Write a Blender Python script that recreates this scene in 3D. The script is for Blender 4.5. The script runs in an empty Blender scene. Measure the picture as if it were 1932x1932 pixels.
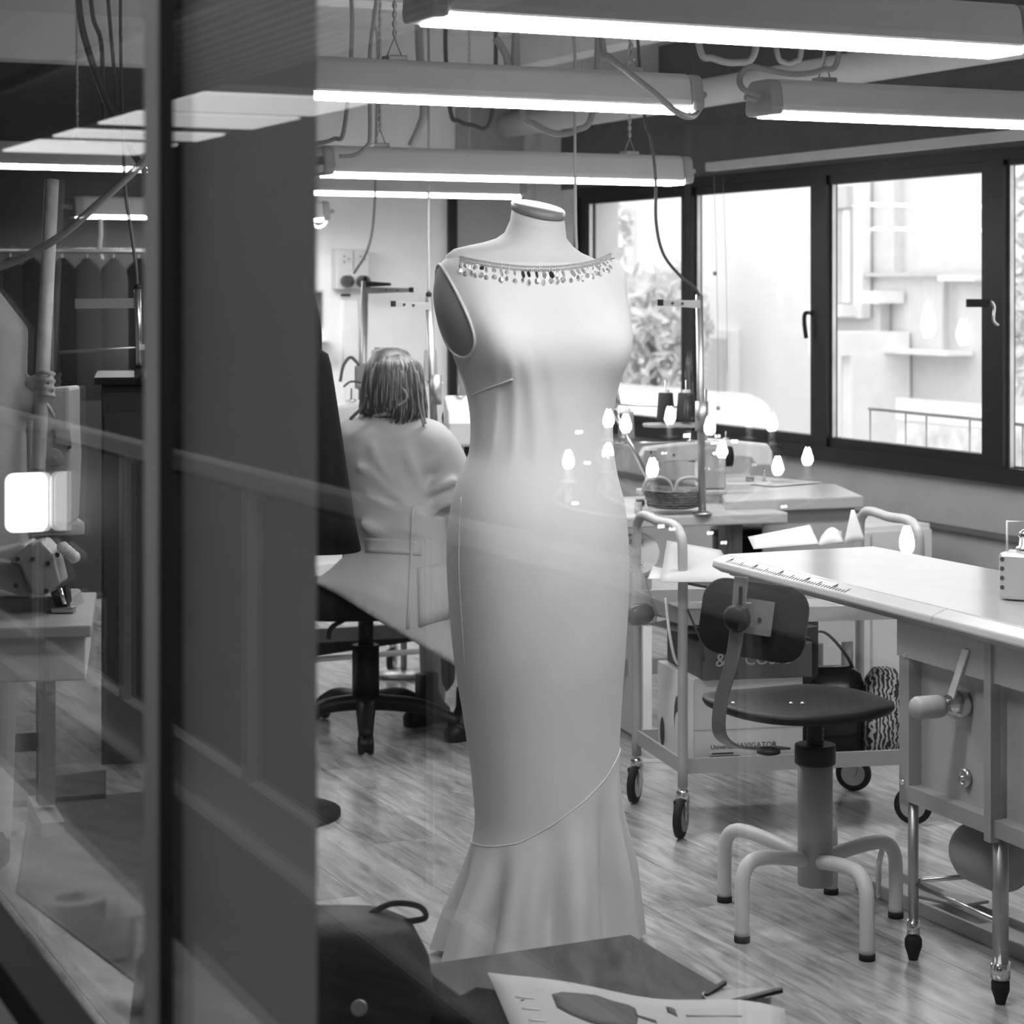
import bpy, math, random
from mathutils import Vector as V, Matrix, noise
random.seed(7)
SC = bpy.context.scene
COL = SC.collection
# ------------------------------------------------------------------ camera, sky, exposure
FPX, HZ, CAMH = 4000.0, 548.0, 1.45
cam = bpy.data.cameras.new('camera'); cam_o = bpy.data.objects.new('camera', cam); COL.objects.link(cam_o)
cam_o.location = (0, 0, CAMH); cam_o.rotation_euler = (math.pi/2, 0, 0)
cam.sensor_width = 36.0; cam.lens = 36.0*FPX/1932.0
cam.shift_y = -(966.0-HZ)/1932.0
cam.clip_start = 0.01; cam.clip_end = 300
cam.dof.use_dof = True; cam.dof.focus_distance = 4.7; cam.dof.aperture_fstop = 7.1
SC.camera = cam_o
world = bpy.data.worlds.new('sky'); SC.world = world; world.use_nodes = True
wb = world.node_tree.nodes['Background']; wb.inputs[0].default_value = (1, 1, 1, 1); wb.inputs[1].default_value = 1.9
SC.view_settings.view_transform = 'Standard'; SC.view_settings.look = 'None'
SC.view_settings.gamma = 1.0; SC.view_settings.use_curve_mapping = False
SC.view_settings.exposure = 0.45
TUBE = 40.0          # radiance of the fluorescent diffusers
# ------------------------------------------------------------------ coordinates
TH = math.atan(1876.0/4000.0)          # the room is turned against the view
cT, sT = math.cos(TH), math.sin(TH)
UD, VD = V((-sT, cT, 0)), V((cT, sT, 0))   # along the windows / across the room
def R(a, b, z=0.0): return V((b*cT-a*sT, b*sT+a*cT, z))
def W(x, y, d): return V(((x-966.0)/FPX*d, d, CAMH-(y-HZ)/FPX*d))
def F(x, y, z=0.0): return W(x, y, FPX*(CAMH-z)/(y-HZ))
def AB(p): return (p.x*-sT+p.y*cT, p.x*cT+p.y*sT)
def a_of(px, b):
    d = FPX*b/(cT*(px-966+FPX*sT/cT)); return (d-b*sT)/cT
# ------------------------------------------------------------------ materials
MATS = {}
def mat(name, v, rough=0.6, metal=0.0, noise_amt=0.0, noise_scale=8.0, bump=0.0, bump_scale=60.0, spec=0.5, coat=0.0, sheen=0.0):
    if name in MATS: return MATS[name]
    m = bpy.data.materials.new(name); m.use_nodes = True; MATS[name] = m
    nt = m.node_tree; b = nt.nodes['Principled BSDF']
    b.inputs['Base Color'].default_value = (v, v, v, 1); b.inputs['Roughness'].default_value = rough
    b.inputs['Metallic'].default_value = metal; b.inputs['Specular IOR Level'].default_value = spec
    b.inputs['Coat Weight'].default_value = coat
    if sheen: b.inputs['Sheen Weight'].default_value = sheen
    tc = nt.nodes.new('ShaderNodeTexCoord')
    n = nt.nodes.new('ShaderNodeTexNoise'); n.inputs['Scale'].default_value = noise_scale; n.inputs['Detail'].default_value = 5
    nt.links.new(tc.outputs['Object'], n.inputs['Vector'])
    r = nt.nodes.new('ShaderNodeMapRange')
    amt = noise_amt if noise_amt else 0.04
    r.inputs['From Min'].default_value = 0.3; r.inputs['From Max'].default_value = 0.7
    r.inputs['To Min'].default_value = v*(1-amt); r.inputs['To Max'].default_value = min(1, v*(1+amt))
    nt.links.new(n.outputs['Fac'], r.inputs['Value'])
    nt.links.new(r.outputs['Result'], b.inputs['Base Color'])
    if bump:
        n2 = nt.nodes.new('ShaderNodeTexNoise'); n2.inputs['Scale'].default_value = bump_scale; n2.inputs['Detail'].default_value = 3
        nt.links.new(tc.outputs['Object'], n2.inputs['Vector'])
        bp = nt.nodes.new('ShaderNodeBump'); bp.inputs['Strength'].default_value = bump; bp.inputs['Distance'].default_value = 0.004
        nt.links.new(n2.outputs['Fac'], bp.inputs['Height']); nt.links.new(bp.outputs['Normal'], b.inputs['Normal'])
    return m
def emit(name, v, s):
    if name in MATS: return MATS[name]
    m = bpy.data.materials.new(name); m.use_nodes = True; MATS[name] = m
    b = m.node_tree.nodes['Principled BSDF']
    b.inputs['Base Color'].default_value = (v, v, v, 1); b.inputs['Emission Color'].default_value = (v, v, v, 1)
    b.inputs['Emission Strength'].default_value = s
    return m
def wood(name, v0, v1, rough=0.35, sx=1.6, sy=26.0, rnd=0.12, spec=0.5, coat=0.0):
    if name in MATS: return MATS[name]
    m = bpy.data.materials.new(name); m.use_nodes = True; MATS[name] = m
    nt = m.node_tree; b = nt.nodes['Principled BSDF']; N = nt.nodes.new; L = nt.links.new
    b.inputs['Roughness'].default_value = rough; b.inputs['Specular IOR Level'].default_value = spec
    b.inputs['Coat Weight'].default_value = coat; b.inputs['Coat Roughness'].default_value = 0.25
    tc = N('ShaderNodeTexCoord'); oi = N('ShaderNodeObjectInfo')
    mul = N('ShaderNodeMath'); mul.operation = 'MULTIPLY'; mul.inputs[1].default_value = 37.0
    L(oi.outputs['Random'], mul.inputs[0])
    cb = N('ShaderNodeCombineXYZ'); L(mul.outputs[0], cb.inputs[0]); L(mul.outputs[0], cb.inputs[1])
    ad = N('ShaderNodeVectorMath'); L(tc.outputs['Object'], ad.inputs[0]); L(cb.outputs[0], ad.inputs[1])
    mp = N('ShaderNodeMapping'); mp.inputs['Scale'].default_value = (sy, sx, 6.0); L(ad.outputs[0], mp.inputs['Vector'])
    n1 = N('ShaderNodeTexNoise'); n1.inputs['Scale'].default_value = 1.0; n1.inputs['Detail'].default_value = 8; n1.inputs['Roughness'].default_value = 0.62
    n1.inputs['Distortion'].default_value = 0.6; L(mp.outputs[0], n1.inputs['Vector'])
    mp2 = N('ShaderNodeMapping'); mp2.inputs['Scale'].default_value = (sy*0.22, sx*0.7, 3.0); L(ad.outputs[0], mp2.inputs['Vector'])
    n2 = N('ShaderNodeTexNoise'); n2.inputs['Detail'].default_value = 4; n2.inputs['Distortion'].default_value = 1.2; L(mp2.outputs[0], n2.inputs['Vector'])
    mx = N('ShaderNodeMath'); mx.operation = 'ADD'; L(n1.outputs['Fac'], mx.inputs[0]); L(n2.outputs['Fac'], mx.inputs[1])
    r = N('ShaderNodeMapRange'); r.inputs['From Min'].default_value = 0.62; r.inputs['From Max'].default_value = 1.25
    r.inputs['To Min'].default_value = v0; r.inputs['To Max'].default_value = v1; L(mx.outputs[0], r.inputs['Value'])
    rr = N('ShaderNodeMapRange'); rr.inputs['To Min'].default_value = 1-rnd; rr.inputs['To Max'].default_value = 1+rnd; L(oi.outputs['Random'], rr.inputs['Value'])
    m2 = N('ShaderNodeMath'); m2.operation = 'MULTIPLY'; L(r.outputs[0], m2.inputs[0]); L(rr.outputs[0], m2.inputs[1])
    L(m2.outputs[0], b.inputs['Base Color'])
    bp = N('ShaderNodeBump'); bp.inputs['Strength'].default_value = 0.12; bp.inputs['Distance'].default_value = 0.002
    L(n1.outputs['Fac'], bp.inputs['Height']); L(bp.outputs['Normal'], b.inputs['Normal'])
    return m
def pane_mat(name, tint=1.0, gain=1.0, base=0.042):
    """thin architectural glass: each face mirrors by its Fresnel share and lets the rest straight through"""
    if name in MATS: return MATS[name]
    m = bpy.data.materials.new(name); m.use_nodes = True; MATS[name] = m
    nt = m.node_tree; N = nt.nodes.new; L = nt.links.new
    for n in list(nt.nodes): nt.nodes.remove(n)
    out = N('ShaderNodeOutputMaterial'); mix = N('ShaderNodeMixShader')
    tr = N('ShaderNodeBsdfTransparent'); tr.inputs[0].default_value = (tint, tint, tint, 1)
    gl = N('ShaderNodeBsdfGlossy'); gl.inputs['Roughness'].default_value = 0.0; gl.inputs[0].default_value = (1, 1, 1, 1)
    ge = N('ShaderNodeNewGeometry'); dt = N('ShaderNodeVectorMath'); dt.operation = 'DOT_PRODUCT'
    L(ge.outputs['Incoming'], dt.inputs[0]); L(ge.outputs['Normal'], dt.inputs[1])
    ab = N('ShaderNodeMath'); ab.operation = 'ABSOLUTE'; L(dt.outputs['Value'], ab.inputs[0])
    om = N('ShaderNodeMath'); om.operation = 'SUBTRACT'; om.inputs[0].default_value = 1.0; L(ab.outputs[0], om.inputs[1])
    pw = N('ShaderNodeMath'); pw.operation = 'POWER'; L(om.outputs[0], pw.inputs[0]); pw.inputs[1].default_value = 4.6
    ma = N('ShaderNodeMath'); ma.operation = 'MULTIPLY_ADD'; L(pw.outputs[0], ma.inputs[0]); ma.inputs[1].default_value = 0.96*gain; ma.inputs[2].default_value = base
    L(ma.outputs[0], mix.inputs[0]); L(tr.outputs[0], mix.inputs[1]); L(gl.outputs[0], mix.inputs[2]); L(mix.outputs[0], out.inputs[0])
    return m
# ------------------------------------------------------------------ object helpers
WORLD = set()      # things whose parts are given in world coordinates
def rootof(o):
    while o.parent: o = o.parent
    return o
def tag(o, label, cat=None, group=None, kind=None):
    if label: o['label'] = label
    if cat: o['category'] = cat
    if group: o['group'] = group
    if kind: o['kind'] = kind
    return o
def thing(name, label, cat, loc=(0, 0, 0), rz=None, group=None):
    """an Empty at the thing's base; rz None: parts come in world coordinates, else in local ones"""
    o = bpy.data.objects.new(name, None); COL.objects.link(o); o.empty_display_size = 0.05
    o.location = loc
    if rz is None: WORLD.add(o.name)
    else: o.rotation_euler = (0, 0, rz)
    return tag(o, label, cat, group)
def mk(name, verts, faces, m, parent=None, smooth=False, bevel=0.0, seg=2, subsurf=0, kind=None, sharp=None):
    verts = [V(v) for v in verts]
    if parent is not None:
        r = rootof(parent)
        if r.name in WORLD:
            off = V(r.location); verts = [v-off for v in verts]
        base = V((0, 0, 0))
    else:
        xs = [v.x for v in verts]; ys = [v.y for v in verts]; zs = [v.z for v in verts]
        base = V(((min(xs)+max(xs))/2, (min(ys)+max(ys))/2, min(zs))); verts = [v-base for v in verts]
    me = bpy.data.meshes.new(name); me.from_pydata([tuple(v) for v in verts], [], faces); me.update()
    if smooth:
        for p in me.polygons: p.use_smooth = True
    me.materials.append(m if not isinstance(m, str) else MATS[m])
    o = bpy.data.objects.new(name, me); COL.objects.link(o); o.location = base
    if parent is not None: o.parent = parent
    if bevel:
        b = o.modifiers.new('bevel', 'BEVEL'); b.width = bevel; b.segments = seg; b.limit_method = 'ANGLE'; b.angle_limit = 0.6
    if subsurf:
        s = o.modifiers.new('sub', 'SUBSURF'); s.levels = subsurf; s.render_levels = subsurf
    if kind: o['kind'] = kind
    return o
def boxg(c, s, rz=0.0, rx=0.0, ry=0.0):
    M = Matrix.Rotation(rz, 3, 'Z') @ Matrix.Rotation(ry, 3, 'Y') @ Matrix.Rotation(rx, 3, 'X'); c = V(c)
    vs = [c + M @ V((sx*s[0]/2, sy*s[1]/2, sz*s[2]/2)) for sz in (-1, 1) for sy in (-1, 1) for sx in (-1, 1)]
    return vs, [(0, 2, 3, 1), (4, 5, 7, 6), (0, 1, 5, 4), (2, 6, 7, 3), (0, 4, 6, 2), (1, 3, 7, 5)]
def box(name, c, s, m, parent=None, rz=0.0, bevel=0.0, rx=0.0, ry=0.0, seg=2, **k):
    vs, fs = boxg(c, s, rz, rx, ry); return mk(name, vs, fs, m, parent, bevel=bevel, seg=seg, **k)
def rbox(name, a0, a1, b0, b1, z0, z1, m, parent=None, **k):
    """box in room coordinates"""
    return box(name, R((a0+a1)/2, (b0+b1)/2, (z0+z1)/2), (abs(b1-b0), abs(a1-a0), abs(z1-z0)), m, parent, rz=TH, **k)
def spline(pts, n=6):
    pts = [V(p) for p in pts]
    if len(pts) < 3 or n < 2: return pts
    out = []
    for i in range(len(pts)-1):
        p0 = pts[max(i-1, 0)]; p1 = pts[i]; p2 = pts[i+1]; p3 = pts[min(i+2, len(pts)-1)]
        for j in range(n):
            t = j/n
            out.append(0.5*((2*p1)+(p2-p0)*t+(2*p0-5*p1+4*p2-p3)*t*t+(3*p1-p0-3*p2+p3)*t**3))
    return out+[pts[-1]]
def tubeg(pts, r, n=10, closed=False, cap=True, flat=None):
    pts = [V(p) for p in pts]; N = len(pts); rs = r if isinstance(r, (list, tuple)) else [r]*N
    vs, fs = [], []
    up = None
    for i, p in enumerate(pts):
        t = (pts[(i+1) % N]-pts[i-1]) if closed else (pts[min(i+1, N-1)]-pts[max(i-1, 0)])
        t.normalize()
        if up is None:
            up = V((0, 0, 1)) if abs(t.z) < 0.9 else V((1, 0, 0))
        e1 = t.cross(up)
        if e1.length < 1e-6: e1 = t.cross(V((0, 1, 0.1)))
        e1.normalize(); e2 = e1.cross(t).normalized(); up = e2
        fx, fy = flat if flat else (1, 1)
        for k in range(n):
            a = 2*math.pi*k/n
            vs.append(p+e1*math.cos(a)*rs[i]*fx+e2*math.sin(a)*rs[i]*fy)
    M = N if closed else N-1
    for i in range(M):
        j = (i+1) % N
        for k in range(n):
            k2 = (k+1) % n
            fs.append((i*n+k, i*n+k2, j*n+k2, j*n+k))
    if cap and not closed:
        fs.append(tuple(reversed(range(n)))); fs.append(tuple((N-1)*n+k for k in range(n)))
    return vs, fs
def tube(name, pts, r, m, parent=None, n=10, sp=6, closed=False, flat=None, **k):
    p = spline(pts, sp) if sp > 1 else [V(q) for q in pts]
    if isinstance(r, (list, tuple)) and len(r) != len(p):
        q = []
        for i in range(len(p)):
            t = i/(len(p)-1)*(len(r)-1); j = min(int(t), len(r)-2); q.append(r[j]+(r[j+1]-r[j])*(t-j))
        r = q
    vs, fs = tubeg(p, r, n, closed, flat=flat); return mk(name, vs, fs, m, parent, smooth=True, **k)
def cyl(name, p0, p1, r, m, parent=None, r2=None, n=20, smooth=False, bevel=0.0, **k):
    vs, fs = tubeg([p0, p1], [r, r if r2 is None else r2], n)
    o = mk(name, vs, fs, m, parent, smooth=False, bevel=bevel, **k)
    for p in o.data.polygons:
        if len(p.vertices) == 4: p.use_smooth = True
    return o
def lathe(name, prof, c, m, parent=None, n=24, axis=(0, 0, 1), smooth=True, **k):
    """prof: (radius, height) pairs along the axis from c"""
    c = V(c); ax = V(axis).normalized(); t = V((1, 0, 0)) if abs(ax.x) < 0.8 else V((0, 1, 0))
    e1 = (t-ax*t.dot(ax)).normalized(); e2 = ax.cross(e1)
    vs, fs = [], []
    for r, h in prof:
        for i in range(n):
            a = 2*math.pi*i/n; vs.append(c+ax*h+(e1*math.cos(a)+e2*math.sin(a))*max(r, 1e-5))
    for j in range(len(prof)-1):
        for i in range(n):
            i2 = (i+1) % n; fs.append((j*n+i, j*n+i2, (j+1)*n+i2, (j+1)*n+i))
    fs.append(tuple(reversed(range(n)))); fs.append(tuple((len(prof)-1)*n+i for i in range(n)))
    return mk(name, vs, fs, m, parent, smooth=smooth, **k)
def prism(name, poly, o, ex, ey, th, m, parent=None, bevel=0.0, smooth=False, **k):
    """outline poly (x, y) in the frame o, ex, ey, given the thickness th to both sides"""
    o, ex, ey = V(o), V(ex).normalized(), V(ey).normalized(); ez = ex.cross(ey).normalized()
    n = len(poly); vs = [o+ex*x+ey*y+ez*s*th/2 for s in (-1, 1) for x, y in poly]
    fs = [tuple(reversed(range(n))), tuple(range(n, 2*n))]+[(i, (i+1) % n, n+(i+1) % n, n+i) for i in range(n)]
    return mk(name, vs, fs, m, parent, bevel=bevel, smooth=smooth, **k)
def sheet(name, rows, th, m, parent=None, smooth=True, **k):
    """a thin curved sheet from rows of points, thickened"""
    nr, nc = len(rows), len(rows[0]); vs = [V(p) for r in rows for p in r]
    fs = [(i*nc+j, i*nc+j+1, (i+1)*nc+j+1, (i+1)*nc+j) for i in range(nr-1) for j in range(nc-1)]
    o = mk(name, vs, fs, m, parent, smooth=smooth, **k)
    s = o.modifiers.new('thick', 'SOLIDIFY'); s.thickness = th; s.offset = 0
    return o
def loftg(rings, cap0=True, cap1=True):
    n = len(rings[0]); vs = [V(p) for r in rings for p in r]; fs = []
    for j in range(len(rings)-1):
        for i in range(n):
            i2 = (i+1) % n; fs.append((j*n+i, j*n+i2, (j+1)*n+i2, (j+1)*n+i))
    if cap0: fs.append(tuple(reversed(range(n))))
    if cap1: fs.append(tuple((len(rings)-1)*n+i for i in range(n)))
    return vs, fs
def loft(name, rings, m, parent=None, cap0=True, cap1=True, smooth=True, **k):
    vs, fs = loftg(rings, cap0, cap1); return mk(name, vs, fs, m, parent, smooth=smooth, **k)
def ell(c, ex, ey, rx, ry, n=24, p=2.0):
    c, ex, ey = V(c), V(ex), V(ey); out = []
    for i in range(n):
        a = 2*math.pi*i/n; ca, sa = math.cos(a), math.sin(a)
        out.append(c+ex*rx*math.copysign(abs(ca)**(2/p), ca)+ey*ry*math.copysign(abs(sa)**(2/p), sa))
    return out
def ball(name, c, r, m, parent=None, n=14, axes=None, **k):
    rx, ry, rz = (r, r, r) if not isinstance(r, (tuple, list)) else r
    X, Y, Z = axes if axes else (V((1, 0, 0)), V((0, 1, 0)), V((0, 0, 1)))
    c = V(c); rings = []
    h = max(6, n//2)
    for j in range(h+1):
        f = math.pi*j/h; f = min(max(f, 0.02), math.pi-0.02)
        rings.append([c-Z*rz*math.cos(f)+(X*rx*math.cos(2*math.pi*i/n)+Y*ry*math.sin(2*math.pi*i/n))*math.sin(f) for i in range(n)])
    return loft(name, rings, m, parent, **k)
def clay(name, lofts, m, parent=None, voxel=0.012, smooth=4, **k):
    """several closed bodies grown together into one continuous surface"""
    vs, fs = [], []
    for v, f in lofts:
        o = len(vs); vs += v; fs += [tuple(i+o for i in q) for q in f]
    ob = mk(name, vs, fs, m, parent, smooth=True, **k)
    r = ob.modifiers.new('remesh', 'REMESH'); r.mode = 'VOXEL'; r.voxel_size = voxel; r.use_smooth_shade = True
    s = ob.modifiers.new('smooth', 'SMOOTH'); s.iterations = smooth; s.factor = 0.5
    return ob
def limb(pts, rs, n=14, sp=5, flat=None):
    p = spline(pts, sp); q = []
    for i in range(len(p)):
        t = i/(len(p)-1)*(len(rs)-1); j = min(int(t), len(rs)-2); q.append(rs[j]+(rs[j+1]-rs[j])*(t-j))
    e0 = (p[1]-p[0]).normalized(); e1 = (p[-1]-p[-2]).normalized()
    p = [p[0]-e0*q[0]*0.6]+p+[p[-1]+e1*q[-1]*0.6]; q = [q[0]*0.55]+q+[q[-1]*0.55]
    return tubeg(p, q, n, flat=flat)
def text(name, s, o, ex, ey, size, m, parent, align='CENTER', ext=0.0004):
    c = bpy.data.curves.new(name, 'FONT'); c.body = s; c.size = size; c.extrude = ext; c.align_x = align; c.resolution_u = 3
    tmp = bpy.data.objects.new('tmp_text', c); COL.objects.link(tmp)
    me = bpy.data.meshes.new_from_object(tmp.evaluated_get(bpy.context.evaluated_depsgraph_get())); bpy.data.objects.remove(tmp)
    ex, ey = V(ex).normalized(), V(ey).normalized(); ez = ex.cross(ey); o = V(o)
    return mk(name, [o+ex*v.co.x+ey*v.co.y+ez*v.co.z for v in me.vertices], [tuple(p.vertices) for p in me.polygons], m, parent, kind='stuff')
def dup(root, loc=None, rz=None, label=None, group=None):
    r = root.copy(); COL.objects.link(r)
    if loc is not None: r.location = loc
    if rz is not None: r.rotation_euler = (0, 0, rz)
    if label: r['label'] = label
    if group: r['group'] = group
    for ch in list(root.children):
        c = ch.copy(); COL.objects.link(c); c.parent = r
        for g in list(ch.children):
            d = g.copy(); COL.objects.link(d); d.parent = c
    return r
def struct(o): o['kind'] = 'structure'; return o
def chain(name, p0, p1, r, m, parent, step=0.022):
    p0, p1 = V(p0), V(p1); L_ = (p1-p0).length; n = max(2, int(L_/step)); pts, rs = [], []
    for i in range(n*4+1):
        pts.append(p0.lerp(p1, i/(n*4))); rs.append(r*(0.35+0.65*abs(math.sin(math.pi*i/4))))
    return tube(name, pts, rs, m, parent, n=7, sp=1)
# ------------------------------------------------------------------ the palette (all greys)
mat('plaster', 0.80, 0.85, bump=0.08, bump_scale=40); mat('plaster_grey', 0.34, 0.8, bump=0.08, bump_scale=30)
mat('beam_dark', 0.135, 0.75, noise_amt=0.08); mat('ceiling_paint', 0.66, 0.9, noise_amt=0.06)
mat('white_paint', 0.78, 0.45); mat('pale_paint', 0.6, 0.45); mat('grey_paint', 0.36, 0.42, noise_amt=0.05); mat('dark_frame', 0.012, 0.4, spec=.25)
mat('grey_enamel', 0.26, 0.38, noise_amt=0.06); mat('steel', 0.55, 0.28, 1.0); mat('steel_dull', 0.42, 0.42, 0.9, noise_amt=0.15)
mat('chrome', 0.75, 0.12, 1.0); mat('black_plastic', 0.010, 0.45, spec=.2); mat('black_cloth', 0.008, 0.9, spec=.1); mat('black_gloss', 0.010, 0.2, spec=.4)
mat('rubber', 0.012, 0.7, spec=.2); mat('lamp_plastic', 0.6, 0.5); mat('lamp_cap', 0.36, 0.5); mat('cable_grey', 0.30, 0.55); mat('cable_dark', 0.06, 0.5); mat('cable_white', 0.7, 0.5)
mat('alu', 0.5, 0.5, 0.0); mat('alu_dark', 0.62, 0.55); mat('gasket', 0.004, 0.9)
mat('paper', 0.50, 0.8); mat('paper_grey', 0.38, 0.8); mat('print_dark', 0.05, 0.7); mat('card', 0.45, 0.8, noise_amt=0.06); mat('card_white', 0.68, 0.75)
mat('satin', 0.60, 0.6, bump=0.05, bump_scale=900, spec=.35); mat('form_cloth', 0.55, 0.85, bump=0.1, bump_scale=700); mat('form_grey', 0.27, 0.7); mat('form_cap', 0.2, 0.4)
mat('coat_white', 0.35, 0.85, bump=0.15, bump_scale=25, noise_amt=0.05); mat('skin', 0.36, 0.55, noise_amt=0.08); mat('denim', 0.05, 0.85)
mat('machine', 0.55, 0.32); mat('machine_grey', 0.33, 0.35); mat('thread_black', 0.014, 0.75, bump=0.5, bump_scale=300); mat('thread_grey', 0.3, 0.75, bump=0.5, bump_scale=300)
mat('table_white', 0.40, 0.16, spec=0.6); mat('laminate', 0.40, 0.3); mat('wire_dark', 0.07, 0.4)
wood('floor_wood', 0.10, 0.44, rough=0.2, rnd=0.14, spec=0.75); wood('dark_wood', 0.018, 0.085, rough=0.6, sy=18, spec=.15); wood('pale_wood', 0.3, 0.55, rough=0.45)
wood('gallery_wood', 0.05, 0.2, rough=0.4)
emit('tube_light', 1.0, TUBE)
pane_mat('glass_partition', 1.0, 1.0); pane_mat('glass_window', 0.97, 0.5, 0.008)
# ================================================================== THE SETTING
BW, AW, CZ = 4.95, 9.95, 2.62          # window wall, back wall, ceiling
G = 0.477                               # plane of the glass partition
# workshop floor with single planks
fl = struct(rbox('floor', -1.5, AW+0.2, G-0.02, BW+0.25, -0.16, -0.011, 'plaster_grey'))
PW, PL = 0.193, 1.285
vs, fs = boxg((0, 0, -0.0055), (PW-0.0012, PL-0.0012, 0.011))
pm = bpy.data.meshes.new('plank'); pm.from_pydata([tuple(v) for v in vs], [], fs); pm.materials.append(MATS['floor_wood'])
b = G+PW/2; row = 0; inv = Matrix.Translation(-V(fl.location))
while b < BW-0.02:
    a = 0.9-(row % 3)*0.43
    while a < AW-0.3:
        p = R(a+PL/2, b); px = 966+FPX*p.x/p.y; 
        if -260 < px < 2300 and a+PL < AW+0.1:
            o = bpy.data.objects.new('plank', pm); COL.objects.link(o); o.parent = fl
            o.location = p-V(fl.location); o.rotation_euler = (0, 0, TH)
        a += PL
    b += PW; row += 1
struct(rbox('ceiling', -1.6, AW+0.25, G-0.1, BW+0.3, CZ, CZ+0.15, 'ceiling_paint'))
struct(rbox('wall_back', AW, AW+0.2, G-0.1, BW+0.3, -0.15, CZ, 'plaster'))
struct(rbox('wall_near', -1.7, -1.5, G-0.1, BW+0.3, -0.15, CZ, 'plaster'))
# window wall: below, above, ends
WZ0, WZ1, WA0, WA1 = 0.738, 1.974, 3.9, 9.78
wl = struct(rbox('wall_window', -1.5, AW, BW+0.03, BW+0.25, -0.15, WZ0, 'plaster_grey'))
struct(rbox('wall_lintel', -1.5, AW, BW, BW+0.25, WZ1, CZ, 'beam_dark'))  # shade above the lamps is put into this wall's dark colour
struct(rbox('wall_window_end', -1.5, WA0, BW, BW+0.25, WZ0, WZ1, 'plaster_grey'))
struct(rbox('wall_window_corner', WA1, AW, BW, BW+0.25, WZ0, WZ1, 'plaster'))
# panelling under the windows: sheets over a batten
mat('panel', 0.85, 0.6, noise_amt=0.16, noise_scale=3.0); mat('panel_low', 0.72, 0.6, noise_amt=0.32, noise_scale=6.0)
edges = [AW-0.02, a_of(1480, BW), a_of(1688, BW), a_of(1712, BW), a_of(1870, BW), 5.4, 4.4, 3.4]
for i in range(len(edges)-1):
    rbox('panel', edges[i+1]+0.006, edges[i]-0.006, BW+0.01, BW+0.03, 0.56, WZ0, 'panel', wl)
    rbox('panel', edges[i+1]+0.006, edges[i]-0.006, BW+0.014, BW+0.03, 0.10, 0.545, 'panel_low', wl)
struct(rbox('trim_1', 3.4, AW-0.02, BW-0.012, BW+0.012, 0.535, 0.552, mat('batten', 0.1, 0.6)))
struct(rbox('baseboard_window', -1.5, AW, BW-0.015, BW+0.03, 0, 0.09, 'white_paint'))
struct(rbox('baseboard_back', AW-0.015, AW, G, BW, 0, 0.09, 'white_paint'))
# the ribbon window
win = struct(bpy.data.objects.new('window_1', None)); COL.objects.link(win); win.location = R((WA0+WA1)/2, BW, WZ0); WORLD.add(win.name)
gz0, gz1 = 0.838, 1.892
pxs = [(1106, 1285), (1309, 1529), (1563, 1852), (1897, 2160)]
rbox('frame_head', WA0, WA1, BW-0.01, BW+0.08, 1.93, WZ1, 'dark_frame', win)
rbox('frame_sill', WA0, WA1, BW-0.02, BW+0.08, WZ0, 0.80, 'dark_frame', win)
rbox('frame_post', WA1-0.05, WA1, BW-0.01, BW+0.08, 0.80, 1.93, 'dark_frame', win)
for i, (x0, x1) in enumerate(pxs):
    a1, a0 = a_of(x0, BW), a_of(x1, BW); z0, z1 = (gz0, gz1) if i < 3 else (0.80, 1.91)
    s = rbox('sash_rail', a0, a1, BW+0.0, BW+0.05, z1, 1.932, 'dark_frame', win)
    rbox('sash_rail', a0, a1, BW+0.0, BW+0.05, 0.798, z0, 'dark_frame', win)
    rbox('pane', a0, a1, BW+0.02, BW+0.026, z0, z1, 'glass_window', win)
    nxt = a_of(pxs[i+1][0], BW) if i < 3 else WA0
    am = (a0+nxt)/2
    rbox('stile', am, a0, BW+0.0, BW+0.055, 0.798, 1.932, 'dark_frame', win)
    rbox('stile', nxt, am, BW-0.012, BW+0.045, 0.798, 1.932, 'dark_frame', win)
    rbox('glazing_bead', a1-0.012, a1, BW+0.012, BW+0.03, z0, z1, 'steel_dull', win)
rbox('stile', a_of(1106, BW), WA1-0.05, BW, BW+0.055, 0.798, 1.932, 'dark_frame', win)
h = W(1524, 600, 8.99)
tube('handle', [h+V((.02, .02, .02)), h+V((-.015, -.035, .02)), h+V((-.02, -.04, -.02)), h+V((-.012, -.04, -.085))], 0.009, 'dark_frame', win)
l1 = W(1866, 578, 7.80)
box('latch_plate', l1+V((-.04, -.01, .012)), (0.10, 0.012, 0.03), 'dark_frame', win, rz=TH-1.2)
tube('latch_chain', [l1+V((.0, -.02, .02)), l1+V((.015, -.02, 0)), l1+V((.012, -.02, -.05)), l1+V((.03, -.02, -.07))], 0.005, 'chrome', win)
# curtain track above the window
struct(rbox('trim_2', 4.2, a_of(1342, BW-0.1), BW-0.13, BW-0.09, 1.985, 2.022, 'pale_paint'))
for px in (1347, 1364):
    p0 = W(px, 332, 9.55); e = W(px+8, 770 if px == 1347 else 700, 9.55)
    t = tag(tube('blind_cord', [p0, p0.lerp(e, .5)+V((.005, 0, 0)), e], 0.0012, 'cable_grey', n=6), ('blind cord with a bead at its end hanging before the window' if px == 1347 else 'plain thin blind cord hanging before the window'), 'cord')
    if px == 1347: ball('bead', e-V(t.location), 0.010, 'cable_grey', t); ball('bead', W(1349, 516, 9.55)-V(t.location), 0.010, 'cable_grey', t)
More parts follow.
